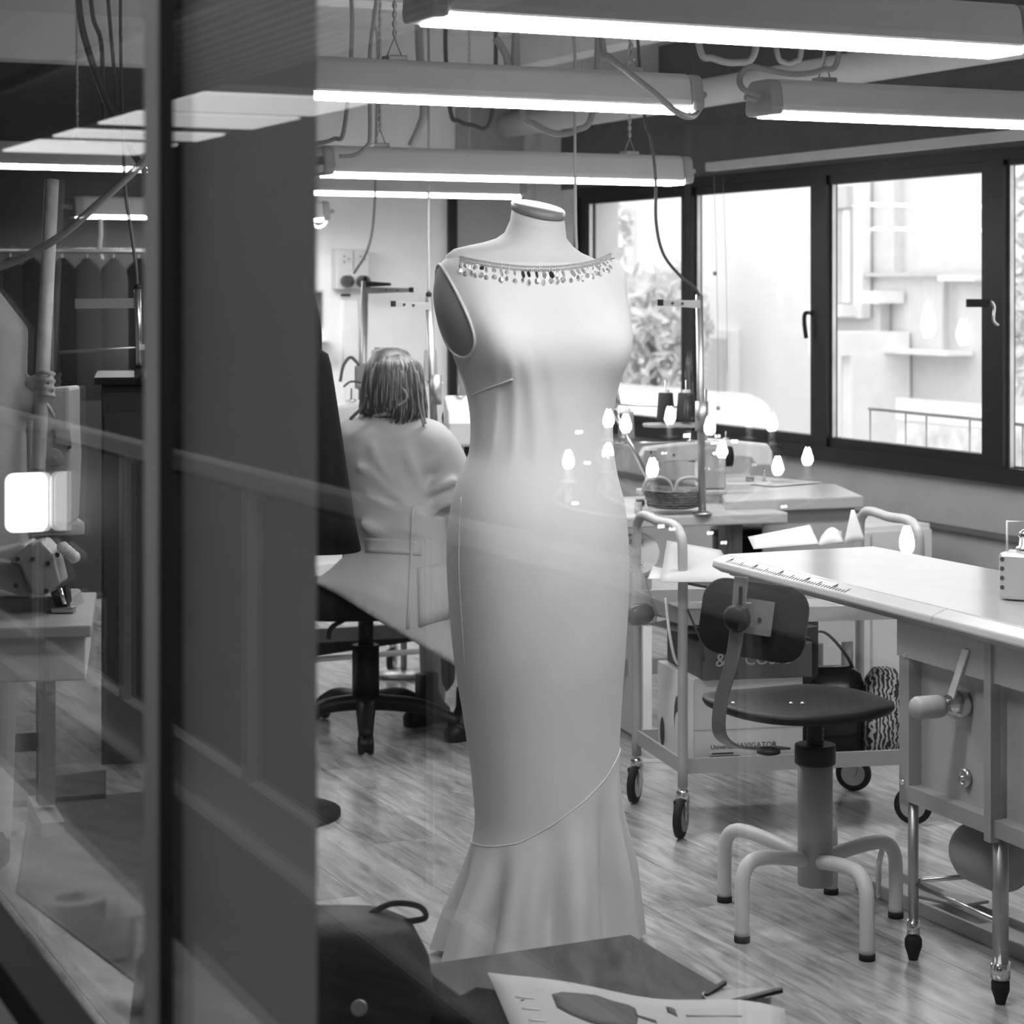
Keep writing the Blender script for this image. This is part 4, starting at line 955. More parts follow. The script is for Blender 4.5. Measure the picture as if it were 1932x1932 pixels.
# handbag, patterned bag, bottle and dark column of cloth on the lower shelf
hb = thing('handbag', 'glossy black handbag with a strap on the trolley shelf', 'handbag', TT(.47, .6, .17))
hc = TT(.475, .62, .31)
rings = [ell(hc+V((0, 0, dz)), ex, nout, rx_, ry_, 24, 2.8) for dz, rx_, ry_ in ((-.138, .085, .05), (-.13, .10, .062), (-.06, .105, .066), (.03, .098, .055), (.08, .085, .035), (.10, .06, .02))]
loft('bag_body', rings, 'black_gloss', hb)
tube('strap', [hc+ex*-.075+V((0, 0, .08)), hc+ex*-.07+V((0, 0, .17)), hc+ex*-.02+V((0, 0, .195)), hc+ex*.05+V((0, 0, .12)), hc+ex*.085+V((0, 0, .03))], .009, mat('strap_grey', .09, .4), hb, flat=(1, .35))
for q in (hc+ex*.03+nout*.06+V((0, 0, .03)), hc+ex*.055+nout*.062+V((0, 0, -.0))): ball('buckle', q, .008, 'chrome', hb)
pg = thing('patterned_bag', 'black and white patterned cloth bag beside the handbag', 'bag', TT(.59, .8, .17))
zm = bpy.data.materials.new('zebra_print'); zm.use_nodes = True; MATS['zebra_print'] = zm; nt = zm.node_tree
wv = nt.nodes.new('ShaderNodeTexWave'); wv.inputs['Scale'].default_value = 26; wv.inputs['Distortion'].default_value = 9; wv.inputs['Detail Scale'].default_value = 1.6
rp = nt.nodes.new('ShaderNodeValToRGB'); rp.color_ramp.elements[0].position = .45; rp.color_ramp.elements[1].position = .55; rp.color_ramp.elements[0].color = (.02, .02, .02, 1); rp.color_ramp.elements[1].color = (.6, .6, .6, 1)
tcx = nt.nodes.new('ShaderNodeTexCoord'); nt.links.new(tcx.outputs['Object'], wv.inputs['Vector']); nt.links.new(wv.outputs['Fac'], rp.inputs['Fac']); nt.links.new(rp.outputs['Color'], nt.nodes['Principled BSDF'].inputs['Base Color'])
pc = TT(.605, .75, .30)
loft('bag_body', [ell(pc+V((0, 0, dz)), ex, nout, rx_, ry_, 20, 2.6) for dz, rx_, ry_ in ((-.128, .05, .05), (-.11, .06, .06), (0, .06, .06), (.08, .05, .05), (.11, .03, .03))], zm, pg)
dc = thing('cloth_bolt', 'upright dark bolt of cloth on the trolley shelf', 'cloth bolt', TT(.40, .45, .17))
tbx('bolt', .36, .43, .3, .7, .17, .565, mat('cloth_dark', .03, .85), dc, bevel=.012)
# things under the window seen past the trolley: the sewing table's white side panel lives in the next block

# ================================================================== LOW TABLE WITH PAPERS, BLACK BAG (NEAR THE GLASS)
LZ = 0.30
q0 = W(1190, 1762, FPX*(CAMH-LZ)/(1762-HZ)); a0_, b0_ = AB(q0)
lt = thing('low_table', 'low dark wooden table in front of the gown', 'table', R(a0_-.45, b0_-.45, 0))
rbox('table_top', a0_-.95, a0_, b0_-.41, b0_, LZ-.035, LZ, 'dark_wood', lt, bevel=.003)
for da, db in ((-.05, -.05), (-.9, -.05), (-.05, -.36), (-.9, -.36)): rbox('leg', a0_+da-.025, a0_+da+.025, b0_+db-.025, b0_+db+.025, 0, LZ-.035, 'dark_wood', lt)
rbox('apron', a0_-.05, a0_-.03, b0_-.36, b0_-.05, LZ-.10, LZ-.035, 'dark_wood', lt); rbox('apron', a0_-.9, a0_-.05, b0_-.05, b0_-.03, LZ-.10, LZ-.035, 'dark_wood', lt)
# open magazine curling up
def onz(x, y, z): return W(x, y, FPX*(CAMH-z)/(y-HZ))
A, B, C, D = onz(920, 1840, LZ+.03), onz(1480, 1915, LZ+.004), onz(1500, 2060, LZ+.004), onz(1010, 2050, LZ+.004)
rows = []
for j in range(9):
    v = j/8; rows.append([A.lerp(B, u/14).lerp(D.lerp(C, u/14), v)+V((0, 0, .012*math.sin(u/14*9)*(1-v)*(u/14)+.004)) for u in range(15)])
mg = thing('magazine', 'open magazine with dark pictures on the low table', 'magazine', onz(1200, 1960, LZ))
pgm = sheet('page', rows, .0015, 'paper_grey', mg)
def on_page(u, v):
    return A.lerp(B, u).lerp(D.lerp(C, u), v)+V((0, 0, .012*math.sin(u*9)*(1-v)*u+.0055))
def patch(pts, m, nm='picture'):
    rows = [[on_page(u, v0+(v1-v0)*k/4) for u, v0, v1 in pts] for k in range(5)]
    return sheet(nm, rows, .0006, m, mg)
patch([(.20, .17, .30), (.24, .13, .36), (.30, .115, .42), (.36, .10, .44), (.42, .13, .42), (.47, .14, .40), (.49, .17, .26)], 'print_dark')
patch([(.48, .24, .26), (.55, .28, .32)], 'print_dark'); patch([(.60, .10, .17), (.615, .10, .19), (.63, .13, .22)], 'print_dark')
for k in range(5): patch([(.065+.006*k, .22+.11*k, .235+.11*k), (.13+.004*k, .22+.11*k, .235+.11*k)], 'paper', 'text_line')
for k in range(4): patch([(.66, .2+.12*k, .215+.12*k), (.85, .2+.12*k, .215+.12*k)], mat('ink_grey', .22, .8), 'text_line')
cl = onz(905, 1915, LZ)
rings = [ell(cl+V((0, 0, dz)), VD, UD, rx_, ry_, 22, 2.5) for dz, rx_, ry_ in ((.0, .09, .06), (.01, .095, .065), (.022, .08, .05), (.026, .04, .03))]
tag(loft('folded_black_cloth', [[q+V((0, 0, .006*math.sin(q.x*90))) for q in r] for r in rings], 'black_cloth'), 'folded black cloth on the low table beside the magazine', 'cloth')
gl0 = onz(1395, 1892, LZ+.006)
gc = thing('spectacle_case', 'open grey spectacle case with dark lid at the table corner', 'case', onz(1395, 1892, LZ))
prism('case_base', rrect(.11, .05, .015), onz(1390, 1890, LZ)+V((0, 0, .006)), (.97, .2, 0), (-.2, .97, 0), .012, 'grey_enamel', gc)
prism('case_lid', rrect(.10, .012, .005), onz(1420, 1900, LZ)+V((0, 0, .016)), (.95, .1, .2), (-.2, .97, 0), .006, 'black_plastic', gc)
prism('case_rim', rrect(.06, .008, .003), onz(1350, 1884, LZ)+V((0, 0, .016)), (.6, .75, .1), (-.75, .6, 0), .006, 'black_plastic', gc)
# black bag
kz = .47; bk = W(690, 1735, FPX*(CAMH-kz)/(1735-HZ))
bgx = V((.97, .22, 0)).normalized(); bgy = V((-bgx.y, bgx.x, 0))
bk = thing('black_bag', 'big black leather bag standing on the floor beside the low table', 'bag', V((bk.x-.13, bk.y+.02, 0)))
bo = V(bk.location)
rings = []
for z, w_, t_ in ((0, .215, .10), (.01, .235, .12), (.1, .243, .13), (.3, .240, .115), (.40, .228, .10), (.445, .205, .085), (.462, .17, .07), (.47, .11, .05)):
    rings.append(ell(bo+V((0, 0, z)), bgx, bgy, w_, t_, 36, 3.2))
loft('bag_body', rings, mat('leather_black', .008, .5, spec=.2, bump=.2, bump_scale=120), bk)
tube('frayed_strap', [bo+bgx*.13+V((0, 0, .46)), bo+bgx*.17+V((0, .01, .475)), bo+bgx*.215+V((0, .01, .468)), bo+bgx*.225+V((0, .0, .452)), bo+bgx*.19+V((0, -.0, .448))], .005, 'black_cloth', bk, n=8)
lathe('eyelet', [(.008, 0), (.013, .0), (.013, .004), (.008, .004)], bo+bgx*.10-bgy*.125+V((0, 0, .36)), 'steel_dull', bk, axis=-bgy, n=18)
# ================================================================== SEATED SEAMSTRESS AND HER CHAIR
WD = 6.8
def w(x, y, dd=0.0): return W(x, y, WD+dd)
oc = F(690, 1390); oc.z = 0
och = thing('office_chair', 'black swivel office chair under the seamstress', 'chair', oc)
for k, (x, y) in enumerate(((690, 1424), (866, 1397), (806, 1352), (592, 1352), (560, 1398))):
    f = F(x, y); dv = f-oc; dv.z = 0; dn = dv.normalized()
    dv = dn*min(dv.length, .33)
    lg = tube('base_arm', [oc+dn*.02+V((0, 0, .115)), oc+dv*.6+V((0, 0, .105)), oc+dv+V((0, 0, .058))], [.034, .030, .022], 'black_plastic', och, n=10, flat=(1, .8))
    c = oc+dv; ax = V((-dn.y, dn.x, 0))
    lathe('castor', [(.012, -.026), (.028, -.024), (.03, -.012), (.022, 0), (.03, .012), (.028, .024), (.012, .026)], c+V((0, 0, .03)), 'black_plastic', lg, axis=ax, n=18)
cyl('gas_lift_cover', oc+V((0, 0, .12)), oc+V((0, 0, .30)), .044, 'black_plastic', och, n=20); cyl('gas_lift', oc+V((0, 0, .30)), oc+V((0, 0, .42)), .025, 'black_plastic', och)
loft('seat', [ell(oc+V((-.05, 0, z)), (1, 0, 0), (0, 1, 0), rx, ry, 28, 3) for z, rx, ry in ((.40, .17, .17), (.42, .235, .225), (.47, .245, .235), (.495, .22, .21))], 'black_cloth', och)
tube('lever', [oc+V((-.03, -.1, .41)), oc+V((-.09, -.2, .39)), oc+V((-.10, -.24, .36))], .008, 'black_plastic', och, n=8)
wm = thing('person', 'person in a white coat sitting with their back turned, shoulder-length hair', 'person', V((oc.x, oc.y, .495)))
hip = w(735, 1075); fd = V((.50, .86, 0)).normalized(); sd_ = V((fd.y, -fd.x, 0))
rsh, lsh = w(803, 838, -.03), w(668, 838, .03)
relb, lelb = w(872, 972, .0), w(655, 985, .2); rhand, lhand = w(945, 905, .42), w(860, 905, .62)
hc = w(737, 727, .03)
def ebody(c, rx, ry, rz_, n=18, X=V((1, 0, 0)), Y=V((0, 1, 0))):
    rings = []
    for j in range(11):
        f = min(max(math.pi*j/10, .03), math.pi-.03); rings.append([V(c)-V((0, 0, rz_*math.cos(f)))+(X*rx*math.cos(2*math.pi*i/n)+Y*ry*math.sin(2*math.pi*i/n))*math.sin(f) for i in range(n)])
    return loftg(rings)
parts = [ebody(hc, .078, .098, .115, X=sd_, Y=fd), limb([hc+V((0, 0, -.06)), hc-fd*.03+V((0, 0, -.15))], [.05, .055]),
         limb([hip, hip.lerp((rsh+lsh)/2, .5), (rsh+lsh)/2+V((0, 0, -.02))], [.10, .09, .09], flat=(1.1, .8)), limb([lsh, rsh], [.055, .055]),
         limb([rsh, relb, rhand], [.05, .042, .026]), limb([lsh, lelb, lhand], [.05, .042, .026]),
         limb([hip+sd_*.09, hip+sd_*.1+fd*.40+V((0, 0, .02)), hip+sd_*.1+fd*.46+V((0, 0, -.40)), hip+sd_*.1+fd*.46+V((0, 0, -.50))], [.085, .065, .045, .04]),
         limb([hip-sd_*.09, hip-sd_*.1+fd*.40+V((0, 0, .02)), hip-sd_*.1+fd*.42+V((0, 0, -.40)), hip-sd_*.1+fd*.42+V((0, 0, -.50))], [.085, .065, .045, .04]),
         ebody(hc+fd*.095+V((0, 0, -.015)), .012, .02, .02, X=sd_, Y=fd), ebody(hc+sd_*.078+V((0, 0, -.01)), .01, .02, .03, X=sd_, Y=fd), ebody(hc-sd_*.078+V((0, 0, -.01)), .01, .02, .03, X=sd_, Y=fd)]
for hnd, elb, s_ in ((rhand, relb, -1), (lhand, lelb, 1)):
    dr = (hnd-elb).normalized(); sx_ = dr.cross(V((0, 0, 1))).normalized()
    parts.append(limb([hnd, hnd+dr*.07], [.03, .034], flat=(1.1, .55)))
    for k in range(4): parts.append(limb([hnd+dr*.07+sx_*(.027-.018*k), hnd+dr*(.115+.01*(k in (1, 2)))+sx_*(.029-.019*k), hnd+dr*(.14+.012*(k in (1, 2)))+sx_*(.029-.019*k)+V((0, 0, -.025))], [.0095, .009, .0075], n=8))
    parts.append(limb([hnd+dr*.02+sx_*s_*.03, hnd+dr*.06+sx_*s_*.055, hnd+dr*.09+sx_*s_*.05+V((0, 0, -.015))], [.012, .010, .008], n=8))
clay('body', parts, 'skin', wm, voxel=.0075, smooth=3)
# white coat
def er(y, xl, xr_, dep, dd=0, n=32):
    return ell(w((xl+xr_)/2, y, dd), (1, 0, 0), (0, 1, 0), (xr_-xl)/2*WD/FPX, dep, n, 2.2)
ct_parts = [loftg([er(772, 702, 760, .055, .0), er(786, 690, 778, .075), er(797, 664, 806, .10), (er(815, 645, 828, .125)), er(850, 640, 836, .14), er(900, 644, 826, .145), er(960, 655, 842, .14), er(1020, 664, 850, .135), er(1060, 655, 860, .15)])]
hem = []
for i in range(32):
    a = 2*math.pi*i/32; x = 735+150*math.cos(a); hem.append((x, math.sin(a)))
def sk(f, half, dep, y0, yl, yr, cx=738):
    out = []
    for i in range(40):
        a = 2*math.pi*i/40; x = cx+half*math.cos(a); yy = yl+(yr-yl)*(math.cos(a)+1)/2
        wv = 1+.035*math.sin(a*7+f*2)*f
        q = w(cx+half*math.cos(a)*wv, yy, dep*math.sin(a)*wv); out.append(q)
    return out
ct_parts.append(loftg([sk(0, 92, .125, 0, 1010, 1014, 758), sk(.2, 106, .16, 0, 1045, 1062, 758), sk(.5, 132, .20, 0, 1075, 1130, 752), sk(.75, 142, .225, 0, 1088, 1190, 742), sk(1, 160, .24, 0, 1092, 1282, 742)]))
ct_parts += [limb([rsh+V((-.05, 0, .005)), rsh+V((.01, 0, -.01)), rsh.lerp(relb, .45)+V((.012, 0, .02)), relb, relb.lerp(rhand, .45)], [.085, .088, .078, .07, .055], n=18),
             limb([lsh+V((.05, 0, .005)), lsh, lsh.lerp(lelb, .5), lelb, lelb.lerp(lhand, .5)], [.08, .08, .075, .07, .055], n=18)]
# drapery ridges on the back and sleeve
for pts, r in (([(760, 838), (775, 880), (790, 925), (800, 965)], .023), ([(700, 835), (712, 868), (738, 905), (762, 945)], .022), ([(672, 880), (700, 892), (735, 925), (775, 958), (800, 975)], .023), ([(690, 930), (730, 950), (780, 972)], .022),
               ([(835, 850), (812, 868), (790, 890), (772, 925)], .021), ([(862, 905), (830, 915), (800, 935)], .022), ([(870, 940), (835, 950), (808, 968)], .021), ([(680, 985), (710, 1000), (745, 985)], .021), ([(700, 1085), (740, 1110), (800, 1150)], .023)):
    q = [w(x, y, (-.126 if x < 745 else -.122) if x < 790 else -.10) for x, y in pts]; ct_parts.append(tubeg(spline(q, 5), [r*(.4+.6*math.sin(math.pi*(i+.5)/(5*(len(q)-1)+1))) for i in range(5*(len(q)-1)+1)], 8))
coat = clay('white_coat', ct_parts, 'coat_white', wm, voxel=.009, smooth=7)
tube('collar', [w(698, 786, -.03), w(715, 776, -.075), w(738, 772, -.085), w(760, 782, -.07), w(775, 795, -.04)], [.012, .02, .022, .02, .01], 'coat_white', wm, flat=(.6, 1))
def cpatch(pts, dd, nm, th=.004):
    (x0, y0), (x1, y1), (x2, y2), (x3, y3) = pts; rows = []
    for j in range(6):
        v = j/5; rows.append([])
        for i in range(9):
            u = i/8; x = (x0+(x1-x0)*u)*(1-v)+(x3+(x2-x3)*u)*v; y = (y0+(y1-y0)*u)*(1-v)+(y3+(y2-y3)*u)*v
            rows[-1].append(w(x, y, dd+.06*((u-.5)*1.6)**2))
    o = sheet(nm, rows, th, 'coat_white', coat)
    s = o.modifiers.new('wrap', 'SHRINKWRAP'); s.target = coat; s.wrap_method = 'PROJECT'; s.use_project_y = True; s.use_positive_direction = True; s.use_negative_direction = True; s.offset = .002; s.wrap_mode = 'ABOVE_SURFACE'
    o.modifiers.move(1, 0); return o
cpatch([(682, 1026), (790, 1032), (792, 1058), (684, 1054)], -.3, 'half_belt'); cpatch([(782, 1088), (856, 1084), (862, 1186), (786, 1198)], -.4, 'pocket')
cpatch([(773, 962), (778, 962), (771, 1192), (766, 1192)], -.3, 'back_seam', .005)
# hair: cap and strands
hm = mat('hair_dark', .055, .45, noise_amt=.35, noise_scale=30, bump=.4, bump_scale=80); hm2 = mat('hair_light', .26, .4, noise_amt=.3, noise_scale=20)  # lighter strands carry the highlights on the waves in their colour
def hr(y, xl, xr_, dep, dd=0): return ell(w((xl+xr_)/2, y, dd), (1, 0, 0), (0, 1, 0), (xr_-xl)/2*WD/FPX, dep, 30, 2.1)
hair = loft('hair', [hr(656, 722, 752, .03, -.01), hr(662, 708, 768, .06), hr(676, 698, 780, .095), hr(700, 690, 790, .118), hr(725, 685, 796, .125), hr(750, 680, 800, .12), hr(770, 677, 801, .105, .0), hr(785, 690, 803, .09, .01), hr(800, 745, 806, .06, .01), hr(808, 775, 806, .03, .01)], hm, wm)
vs, fs = [], []
vs2, fs2 = [], []
def addt(store, t):
    o_ = len(store[0]); store[0].extend(t[0]); store[1].extend([tuple(i+o_ for i in f) for f in t[1]])
for k in range(260):
    u = (k+random.random())/260; th_ = -math.pi*.98+math.pi*.96*u     # around the camera side
    x_end = 676+130*u+random.uniform(-4, 4); y_end = (775+random.uniform(-8, 16) if u < .35 else (778 if u < .5 else 800)+random.uniform(-22, 16))
    pts = [w(735+random.uniform(-10, 10), 657, -.02)]
    for y, hw_, dp in ((680, 42, .10), (710, 53, .127), (745, 58, .130), (770, 61, .115)):
        pts.append(w(742+(hw_+2)*math.cos(th_)+random.uniform(-2, 2), y, -(dp+.003)*abs(math.sin(th_))))
    pts.append(w(x_end+5*math.sin(k*.7), y_end, -.09*math.sin(math.pi*u)))
    addt((vs2, fs2) if k % 4 == 1 else (vs, fs), tubeg(spline(pts, 5), [.0009+.0017*math.sin(math.pi*(i+.5)/26) for i in range(26)], 5))
for pts in ([(660, 792), (672, 780), (684, 768), (692, 745)],):
    addt((vs, fs), tubeg(spline([w(x, y, -.09) for x, y in pts], 5), [.002]*1+[.006]*14+[.004], 7))
for pts in ([(758, 700), (756, 725), (766, 742), (765, 755), (750, 765)], [(785, 700), (795, 740), (798, 770), (803, 800)], [(775, 680), (786, 715), (790, 760), (800, 805)]):
    addt((vs2, fs2), tubeg(spline([w(x, y, -.128 if x < 770 else -.09) for x, y in pts], 5), [.004]*(5*(len(pts)-1)+1), 7))
mk('hair_strands', vs, fs, hm, hair, smooth=True, kind='stuff'); mk('highlight_strands', vs2, fs2, hm2, hair, smooth=True, kind='stuff')
# trousers and shoe
kn_ = hip+sd_*.1+fd*.40+V((0, 0, .02))
clay('trousers', [limb([hip+sd_*s_*.09, hip+sd_*s_*.1+fd*.40+V((0, 0, .02)), hip+sd_*s_*.1+fd*.45+V((0, 0, -.44))], [.10, .08, .06]) for s_ in (1, -1)]+[limb([hip-sd_*.09, hip+sd_*.09], [.1, .1])], 'denim', wm, voxel=.012)
for x, y in ((868, 1388), (790, 1360)):
    f = F(x, y+6); f.z = 0
    loft('shoe', [ell(f+fd*.05+V((0, 0, z)), fd, sd_, rx, ry, 18, 2.4) for z, rx, ry in ((0, .12, .045), (.03, .122, .047), (.055, .09, .04), (.10, .045, .035), (.16, .04, .035))], 'black_plastic', wm)

# ================================================================== BLACK JACKET ON ITS STAND
JD = 5.6
js = thing('coat_stand', 'dark metal coat stand with a curved hook beside the partition post', 'coat stand', V((W(520, 900, JD+.25).x, JD+.25, 0)))
sb = V(js.location)
cyl('pole', sb, sb+V((0, 0, 1.5)), .014, 'black_plastic', js); lathe('foot', [(.02, 0), (.18, 0), (.18, .015), (.03, .03)], sb, 'black_plastic', js)
tube('hook', [sb+V((0, 0, 1.42)), W(560, 520, JD+.1), W(578, 545, JD), W(590, 580, JD), W(597, 615, JD), W(598, 665, JD)], .0135, 'black_plastic', js, n=10)
jk = thing('black_jacket', 'black jacket hanging from the hook of the coat stand', 'jacket', W(590, 1050, JD))
def jr(y, xl, xr_, dep): return ell(W((xl+xr_)/2, y, JD), (1, 0, 0), (0, 1, 0), (xr_-xl)/2*JD/FPX, dep, 32, 2.6)
loft('jacket_body', [jr(648, 560, 588, .03), jr(658, 520, 602, .055), jr(668, 490, 619, .07), jr(690, 470, 625, .08), jr(740, 468, 633, .085), jr(800, 470, 642, .09), jr(900, 475, 657, .10), (jr(980, 478, 669, .11)), jr(1038, 480, 681, .115)], 'black_cloth', jk)
tube('sleeve', [W(486, 690, JD-.02), W(470, 800, JD-.06), W(480, 950, JD-.08)], [.05, .055, .045], 'black_cloth', jk)
tube('lapel', [W(585, 655, JD-.05), W(560, 700, JD-.09), W(535, 780, JD-.1)], .008, 'black_cloth', jk, flat=(1.5, .5))

# ================================================================== MACHINES, TABLES, THREAD STANDS
def sew_machine(name, label, loc, rz, m='machine', sc=1.0):
    """lockstitch head: local x along the arm (needle end at -x)"""
    t = thing(name, label, 'sewing machine', loc, rz=rz); s = sc
    box('bed', (0, 0, .015*s), (.46*s, .17*s, .03*s), m, t, bevel=.006)
    P = [(-.22, .13), (-.225, .21), (-.20, .255), (-.10, .265), (.10, .285), (.20, .285), (.235, .26), (.235, .03), (.12, .03), (.12, .15), (.08, .185), (-.10, .175), (-.13, .13)]
    prism('arm', [(x*s, y*s) for x, y in P], (0, 0, 0), (1, 0, 0), (0, 0, 1), .10*s, m, t, bevel=.012*s, seg=3)
    cyl('hand_wheel', (.235*s, 0, .20*s), (.275*s, 0, .20*s), .055*s, 'black_plastic', t, n=24)
    cyl('needle_bar', (-.18*s, 0, .14*s), (-.18*s, 0, .035*s), .006*s, 'chrome', t, n=10); box('presser_foot', (-.18*s, 0, .035*s), (.03*s, .012*s, .008*s), 'steel', t)
    pl_ = box('face_plate', (-.175*s, -.052*s, .19*s), (.07*s, .004*s, .11*s), 'steel_dull', t, bevel=.004)
    for z in (.15, .23): cyl('screw', (-.175*s, -.056*s, z*s), (-.175*s, -.052*s, z*s), .006*s, 'black_plastic', pl_, n=10)
    lathe('tension_dial', [(.016*s, 0), (.018*s, .008*s), (.008*s, .02*s)], (-.14*s, -.05*s, .17*s), 'steel', t, axis=(0, -1, 0), n=16)
    lathe('thread_pin', [(.02*s, .285*s), (.02*s, .29*s), (.004*s, .292*s), (.004*s, .33*s)], (.05*s, 0, 0), 'steel', t, n=12)
    for q in (-.05, .16): cyl('screw', (q*s, -.054*s, .215*s), (q*s, -.05*s, .215*s), .007*s, 'black_plastic', t, n=10)
    return t
def cone(name, p, r, h, m, label, grp='thread cones'):
    t = thing(name, label, 'thread spool', p, group=grp)
    lathe('thread', [(r*1.0, .006), (r*1.03, .012), (r*.82, h), (r*.75, h+.004), (r*.4, h+.004)], p, m, t, n=24); lathe('core', [(r*.5, 0), (r*.5, .006), (r*.42, h), (r*.42, h+.014), (r*.2, h+.014)], p, 'paper_grey', t, n=16)
    return t
def sew_table(name, label, c, rz, sx, sy, z, m='laminate', panel=True, thick=.035):
    t = thing(name, label, 'table', V((c.x, c.y, 0)), rz=rz)
    box('table_top', (0, 0, z-thick/2), (sx, sy, thick), m, t, bevel=.006)
    for s_ in (-1, 1):
        lg = box('leg_frame', (s_*(sx/2-.08), 0, (z-thick+.04)/2+.02), (.045, .06, z-thick-.04), 'grey_enamel', t)
        box('foot', (s_*(sx/2-.08), 0, .022), (.06, sy*.9, .044), 'grey_enamel', lg)
    box('stretcher', (0, .05, .22), (sx-.2, .03, .05), 'grey_enamel', t)
    return t
# -- the seamstress's station
c1_ = W(775, 916, 7.55); st1 = sew_table('sewing_table', "sewing table the seamstress works at", V((c1_.x-.02, 7.62, 0)), TH-.1, 1.05, .52, .75)
for x, y in ((742, 1264), (822, 1298), (640, 1285)):
    f = F(x, y); f.z = 0
    wl_ = lathe('castor_wheel', [(.01, -.011), (.045, -.011), (.05, 0), (.045, .011), (.01, .011)], V((0, 0, 0)), 'rubber', None, axis=(-.3, -.95, 0), n=24)
    bpy.data.objects.remove(wl_)
rk = thing('garment_rack', 'low garment rack on castors behind the office chair', 'rack', F(700, 1300))
fb = [F(742, 1266), F(822, 1299)]
for q in fb:
    q.z = 0; castor(q, .045, rk, V((-.25, -.97, 0))); cyl('upright', q+V((0, 0, .12)), q+V((0, 0, .60)), .013, 'grey_enamel', rk, n=12)
l0, l1_ = W(578, 1246, 7.85), W(800, 1228, 7.95)
cyl('white_crossbar', l0, l1_, .011, 'white_paint', rk, n=12)
prism('pedal_board', [(0, 0), (.42, .03), (.42, .10), (0, .08)], l0+V((0, 0, .012)), (l1_-l0), (0, 0, 1), .02, 'black_plastic', rk)
sew_machine('sewing_machine', "pale sewing machine in front of the seamstress's right hand", W(868, 905, 7.4)*1.0, TH+1.2, 'machine')
rows = [[W(828+70*u/8, 905-10*v, 7.2+.18*v/3)+V((0, 0, .14*math.sin(math.pi*(u+.8)/9.6)*(1-abs(v-2)/3.2)+.004*math.sin(u*2+v))) for u in range(9)] for v in range(6)]
tag(sheet('dark_cloth', rows, .004, 'black_cloth'), 'black cloth being sewn, heaped on the sewing table', 'cloth')
sew_machine('sewing_machine', 'pale overlock machine behind the black jacket', W(640, 905, 7.7), TH+.15, 'machine')
for pts, r in (([(642, 720), (648, 690), (662, 674), (678, 690)], .006), ([(648, 730), (662, 720), (682, 722)], .004)):
    tag(tube('air_hose', [W(x, y, 7.9) for x, y in pts], r, 'cable_dark', n=8), 'thin curved air hose by the back thread stand' if r < .005 else 'curved dark air hose arching over the overlock machine', 'hose')
def thread_stand(label, top, bottom, arm_end, d, arm_m='steel_dull', rings=1, clamp_y=None, ball_top=True):
    t = thing('thread_stand', label, 'thread stand', W(bottom[0], bottom[1], d))
    b_, t_ = W(bottom[0], bottom[1], d), W(top[0], top[1], d)
    cyl('pole', b_, t_, .0125*d/7.0, 'steel_dull', t, n=14)
    if ball_top: ball('knob', t_+V((0, 0, .008)), .011, 'black_plastic', t)
    ar = W(top[0]+2, top[1]+18, d-.012); ae = W(arm_end[0], arm_end[1], d-.05); dx = (ae-ar); L_ = dx.length
    am = prism('guide_arm', [(0, -.013), (L_, -.009), (L_, .007), (0, .013)], ar, dx, (0, 0, 1), .004, arm_m, t)
    for q in (.45, .7): cyl('eyelet', ar+dx*q+V((0, -.005, 0)), ar+dx*q+V((0, .002, 0)), .005, 'chrome', am, n=10)
    box('arm_end', ae, (.018, .012, .02), 'black_plastic', am)
    if clamp_y: cyl('clamp', W(bottom[0]-1, clamp_y+28, d), W(bottom[0]-1, clamp_y-28, d), .021, 'steel_dull', t, n=12)
    lathe('foot_flange', [(.03, 0), (.03, .006), (.016, .012)], b_, 'steel_dull', t, n=16)
    return t
thread_stand('thread stand with one guide arm, before the back wall and beside the gown', (809, 560), (823, 900), (742, 573), 7.3, clamp_y=735)
thread_stand('tall thread stand with a long guide arm beside the wall sockets', (689, 530), (680, 880), (776, 547), 8.4)
ts = W(690, 536, 8.35); tag(prism('scissor_arm', [(0, -.012), (.10, -.006), (.10, .004), (0, .012)], ts, (1, 0, 0), (0, 0, 1), .006, 'black_plastic'), 'short black arm clipped on the tall thread stand', 'arm')
tag(box('thread_stand_clamp', W(684, 710, 8.38), (.06, .05, .10), 'steel_dull', bevel=.01), 'clamp with dials on the tall thread stand', 'clamp')
fr = thing('spool_rack', 'floor spool rack behind the seamstress', 'spool rack', V((W(762, 722, 8.0).x, 8.0, 0)))
prism('tray', rrect(.30, .12, .03), W(762, 722, 8.0)-V((0, 0, .006)), (1, 0, 0), (0, 1, 0), .012, 'pale_paint', fr); cyl('post', V((W(762, 722, 8.0).x, 8.0, 0)), W(762, 722, 8.0)-V((0, 0, .012)), .012, 'steel_dull', fr)
lathe('foot', [(.02, 0), (.12, 0), (.12, .012), (.02, .02)], V((W(762, 722, 8.0).x, 8.0, 0)), 'steel_dull', fr)
for x, y in ((712, 722), (812, 722)):
    pz = W(x, y, 8.0); cone('thread_cone', pz, .028, .12, 'paper', 'white thread cone behind the seamstress, beside the long-armed stand' if x == 712 else 'white thread cone behind the seamstress, nearer the gown')
